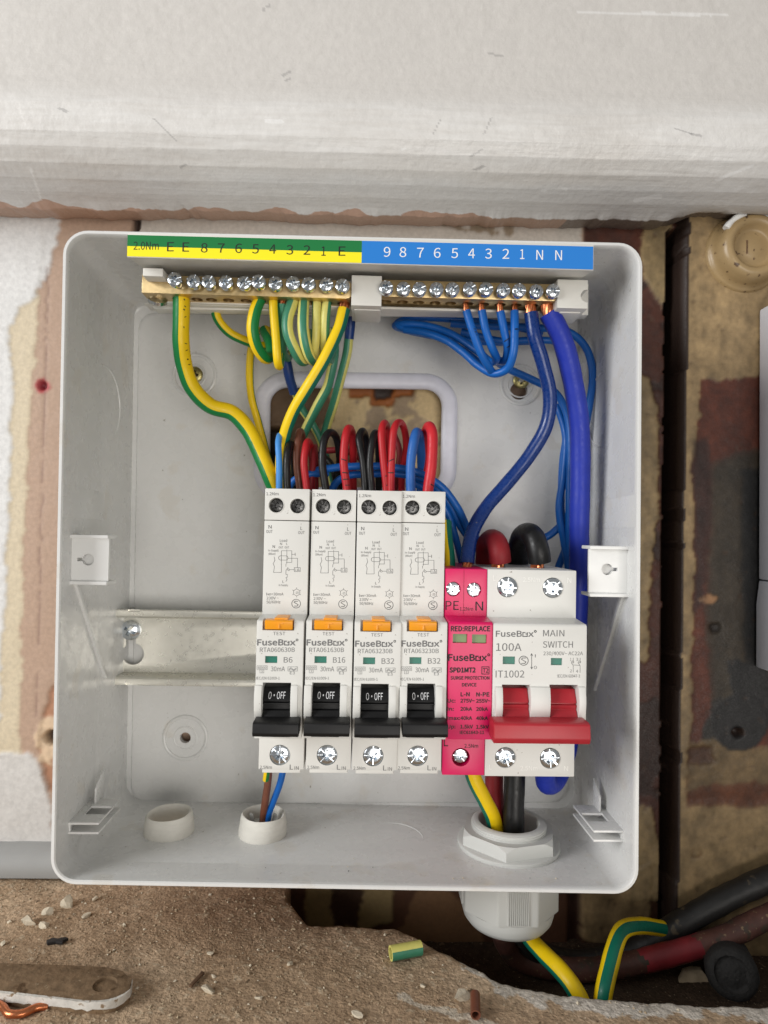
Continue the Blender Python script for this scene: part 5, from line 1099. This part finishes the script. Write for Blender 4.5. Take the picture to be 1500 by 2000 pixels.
# the neighbouring white box at the right edge
nx0 = V(1484, 950, 6).x; n0 = V(1484, 604, 6).z; n1 = V(1484, 1304, 6).z; ns_ = V(1484, 1133, 6).z; nm = V(1484, 1180, 6).z
nbx = thing('meter_box', (nx0 + 30, 0, n1), 'white box just showing at the right edge of the photo', 'box')
part('cover', MB().box(nx0, nx0 + 80, -34, -5, ns_ + .25, n0), 'neighbour_white', nbx, bevel=1.2)
part('lower_cover', MB().prism([(nx0 + .2, -33.5, ns_ - .25), (nx0 + 80, -33.5, ns_ - .25), (nx0 + 80, -33.5, n1), (nx0 - 1.2, -33.5, n1), (nx0 - 1.2, -33.5, nm)], (0, 28.5, 0)), 'neighbour_white', nbx, bevel=.8)
# grey strip at the foot of the wall, left
mb = MB(); prof = [(-6, 13), (-3, 12.5), (1.0, 10.5), (4, 7), (5.0, 3.5), (4.6, .6), (3.8, 0.2), (-6, .2)]
mb.profx([(h, ZL + 1.0 + z * 1.05) for h, z in prof], -240, V(125, 1700, 0).x + 4); sk = mesh('skirting_strip', mb, 'grey_strip', smooth=50)
so = obj('skirting_strip', sk, None, 'rounded grey strip along the foot of the wall at far left', 'strip')
# rusty strap lying on the ledge
Zs = ZL + 4.6; top = []
for px, py in [(-160, 1866), (0, 1880), (120, 1884), (205, 1888), (240, 1896), (257, 1914), (252, 1934), (225, 1950), (190, 1957), (90, 1948), (0, 1938), (-160, 1926)]: top.append(G(px, py, Zs))
strap = mesh('metal_strap', MB().prism(top, (0, 0, -5.2)), 'dusty_strap', bevel=.35)
hc = G(205, 1922, Zs); strap = boolean(strap, [MB().lathe([(4.0, -1.0), (4.6, 3)], (hc.x, hc.y, Zs), ax=(0, 0, 1), n=20)])
st_ = obj('metal_strap', strap, None, 'dusty rusted metal strap with a rounded end on the ledge', 'strap')
el = [top[i] for i in (5, 6, 7, 8, 9, 10, 11)]; el = spline(el, 2.0); lo_ = []; cs = sum((Vector(p) for p in top), Vector()) / len(top)
for p in el:
    w_ = 0.18 * sin(p.x * 1.3) + 0.12 * sin(p.x * 3.1); o_ = Vector((0.25 if p.x > -115 else 0, -0.35, 0)); lo_.append([p + o_ + Vector((0, 0.9, 0.15)), p + o_ + Vector((0, -.05, 0.1 + w_)), p + o_ + Vector((0, -.1, -2.6 + w_ * 2)), p + o_ + Vector((0, 0.9, -2.8))])
part('painted_edge', MB().loft(lo_), 'strap_edge', st_, label='white painted front edge of the strap')
pts = [G(px, py, ZL + 1.6) + Vector((0, 0, 0)) for px, py in [(-30, 1950), (5, 1966), (18, 1980), (45, 1979), (70, 1968), (95, 1964)]]
obj('copper_offcut', mesh('copper_offcut', tube(spline(pts), 1.3, 12), 'copper', smooth=60), None, 'bent bit of copper wire below the strap at lower left', 'wire offcut')
def hollow(name, label, A, Bv, r, m, green=None, cat='offcut'):
    mb = tube([A + (Bv - A) * t for t in np.linspace(0, 1, 8)], r, 20, green); k = 20; mb.f = mb.f[:k * 7]; mb.m = mb.m[:k * 7]
    mi = tube([A + (Bv - A) * t for t in np.linspace(0, 1, 8)], r * .74, 20, green); o_ = len(mb.v)
    for f_ in mi.f[:k * 7]: mb.f.append([i + o_ for i in f_[::-1]]); mb.m.append(0)
    mb.v += mi.v
    for e_ in (0, 7):
        for j in range(k):
            mb.f.append([e_ * k + j, e_ * k + (j + 1) % k, o_ + e_ * k + (j + 1) % k, o_ + e_ * k + j]); mb.m.append(0)
    return obj(name, mesh(name, mb, m, smooth=60, fix=True), None, label, cat)
A = G(763, 1862, ZL + 3); Bv = G(822, 1851, ZL + 3); hollow('insulation_offcut', 'cut sleeve of green and yellow insulation lying on the ledge', A, Bv, 2.75, OG, [(-150, -5)])
A = G(928, 1942, ZL + 3); Bv = G(929, 1983, ZL + 2.6); hollow('insulation_offcut', 'cut sleeve of brown insulation lying on the ledge', A, Bv, 1.75, 'brown_insulation')
# plaster chips
def chip_mesh(seed, sx, sy, sz):
    r_ = np.random.default_rng(seed); bm = bmesh.new(); bmesh.ops.create_icosphere(bm, subdivisions=2, radius=1.0)
    pl = r_.normal(0, 1, (9, 3)); pl /= np.linalg.norm(pl, axis=1)[:, None]; dd = r_.uniform(.32, .7, 9)
    for v in bm.verts:
        p = np.array(v.co)
        for n_, d0 in zip(pl, dd):
            k = p @ n_ - d0
            if k > 0: p = p - n_ * k
        p += r_.normal(0, .03, 3); v.co = Vector((p[0] * sx * U, p[1] * sy * U, p[2] * sz * U))
    me = bpy.data.meshes.new('plaster_chip'); bm.to_mesh(me); bm.free(); me.materials.append(MATS['plaster_chip']); me.shade_smooth(); me.set_sharp_from_angle(angle=radians(18)); return me
chips = [((55, 1806), 36, 'largest white plaster chip at the left of the ledge'), ((131, 1770), 36, 'white plaster chip nearest the lower left corner of the enclosure'), ((96, 1787), 24, 'pale chip between the two big white ones'),
         ((170, 1791), 20, 'flat thin chip right of the two big white ones'), ((88, 1812), 22, 'brown tinged chip beside the largest white one'), ((410, 1866), 14, 'small upright chip in the middle of the ledge'),
         ((408, 1941), 32, 'long flat white chip right of the strap'), ((507, 1953), 18, 'pointed white chip right of the long flat one'), ((566, 1889), 16, 'crumbly white chip in the middle of the ledge towards the right'),
         ((697, 1986), 26, 'tan chip at the bottom edge of the photo'), ((824, 1930), 15, 'small white chip below the green and yellow sleeve'), ((898, 1953), 44, 'white sliver touching the brown sleeve'),
         ((5, 1848), 14, 'small chip at the left edge above the strap'), ((20, 1802), 12, 'tiny white chip at the left edge beside the largest one'), ((417, 1911), 11, 'round white crumb above the long flat chip'), ((185, 1759), 14, 'tan chip close under the enclosure at lower left'), ((342, 1917), 8, 'tiny crumb right of the strap end')]
for i, ((px, py), wpx, lb) in enumerate(chips):
    p = G(px, py, ZL); s_ = wpx * mmpx(-p.y) / 2; k = (0.5 if 'flat' in lb or 'sliver' in lb else 0.85); me = chip_mesh(100 + i, s_ * 1.15, s_ * (.75 if wpx > 20 else .95), s_ * k)
    z = zl(p.x, -p.y); o = obj('plaster_chip', me, None, lb, 'chip', 'plaster chips on the ledge'); o.location = Vector((p.x, p.y, z + s_ * k * .42)) * U; o.rotation_euler = (0.1, 0.1, random.uniform(-.6, .6))
p = G(112, 1842, ZL); P = [Vector((p.x - 4, p.y - 1, zl(p.x, -p.y) + .2)) + Vector(q) for q in ((0, 0, 0), (1.5, 1.8, 0), (4, 1.4, 0), (6.5, 2.4, 0), (8.2, 1.6, 0), (6.8, .2, 0), (7.0, -1.2, 0), (4, -.6, 0), (1.2, -1.6, 0))]
obj('black_scrap', mesh('black_scrap', MB().prism(P, (0, 0, 1.2)), 'dark_bit', bevel=.2), None, 'small black scrap of tape on the ledge at left', 'scrap')
p0, p1 = G(372, 1934, ZL), G(395, 1908, ZL); p0.z = p1.z = zl(p0.x, -p0.y) + .5
obj('wood_splinter', mesh('wood_splinter', MB().prism([p0 + Vector((-.7, 0, 0)), p0 + Vector((.5, -.4, 0)), p1 + Vector((.9, 0, 0)), p1 + Vector((-.4, .6, 0))], (0, 0, .8)), 'rust', bevel=.15), None, 'thin dark splinter above the long flat chip', 'splinter')
# grit too fine to count
def grit(name, n, sampler, rmin, rmax, m, seed, label, cat):
    r_ = np.random.default_rng(seed); mb = MB(); base = [(0, 0, 1), (1, 0, 0), (0, 1, 0), (-1, 0, 0), (0, -1, 0), (0, 0, -1)]; F = [(0, 1, 2), (0, 2, 3), (0, 3, 4), (0, 4, 1), (5, 2, 1), (5, 3, 2), (5, 4, 3), (5, 1, 4)]
    for _ in range(n):
        x, y, z = sampler(r_); s_ = rmin + (rmax - rmin) * r_.random() ** 4; a = r_.random() * 6; ca, sa = cos(a), sin(a)
        vs = []
        for q in base:
            k = r_.uniform(.6, 1.2); qx, qy, qz = q[0] * k * s_, q[1] * k * s_ * .8, q[2] * k * s_ * .6; vs.append((x + qx * ca - qy * sa, y + qx * sa + qy * ca, z + qz + s_ * .25))
        mb.add(vs, F)
    o = obj(name, mesh(name, mb, m, smooth=20, fix=False), None, label, cat, None, 'stuff'); return o
def on_ledge(r_):
    while True:
        x = r_.uniform(-200, 120); h = r_.uniform(-2, 125)
        e_ = np.interp(x, lx, eh)
        if h > e_ + 2 and r_.random() < (1.0 if x < 20 else .35): return x, -h, zl(x, h)
grit('ledge_grit', 4200, on_ledge, .15, .95, 'grit', 3, 'pale plaster grit scattered over the stone ledge', 'grit')
grit('plaster_crumbs', 420, on_ledge, .3, 1.25, 'plaster_chip', 13, 'white plaster crumbs strewn over the stone ledge', 'crumbs')
def on_floor(r_):
    h = r_.uniform(6, D - 4); x = r_.uniform(rin[3][0] + 8, rin[2][0] - 8)
    return x, -h, floor_z(x, h)
grit('floor_dust', 80, on_floor, .12, .5, 'dark_bit', 5, 'dark specks of dust on the enclosure floor', 'dust')
grit('floor_crumbs', 170, on_floor, .12, .55, 'plaster_chip', 8, 'pale crumbs on the enclosure floor', 'dust')
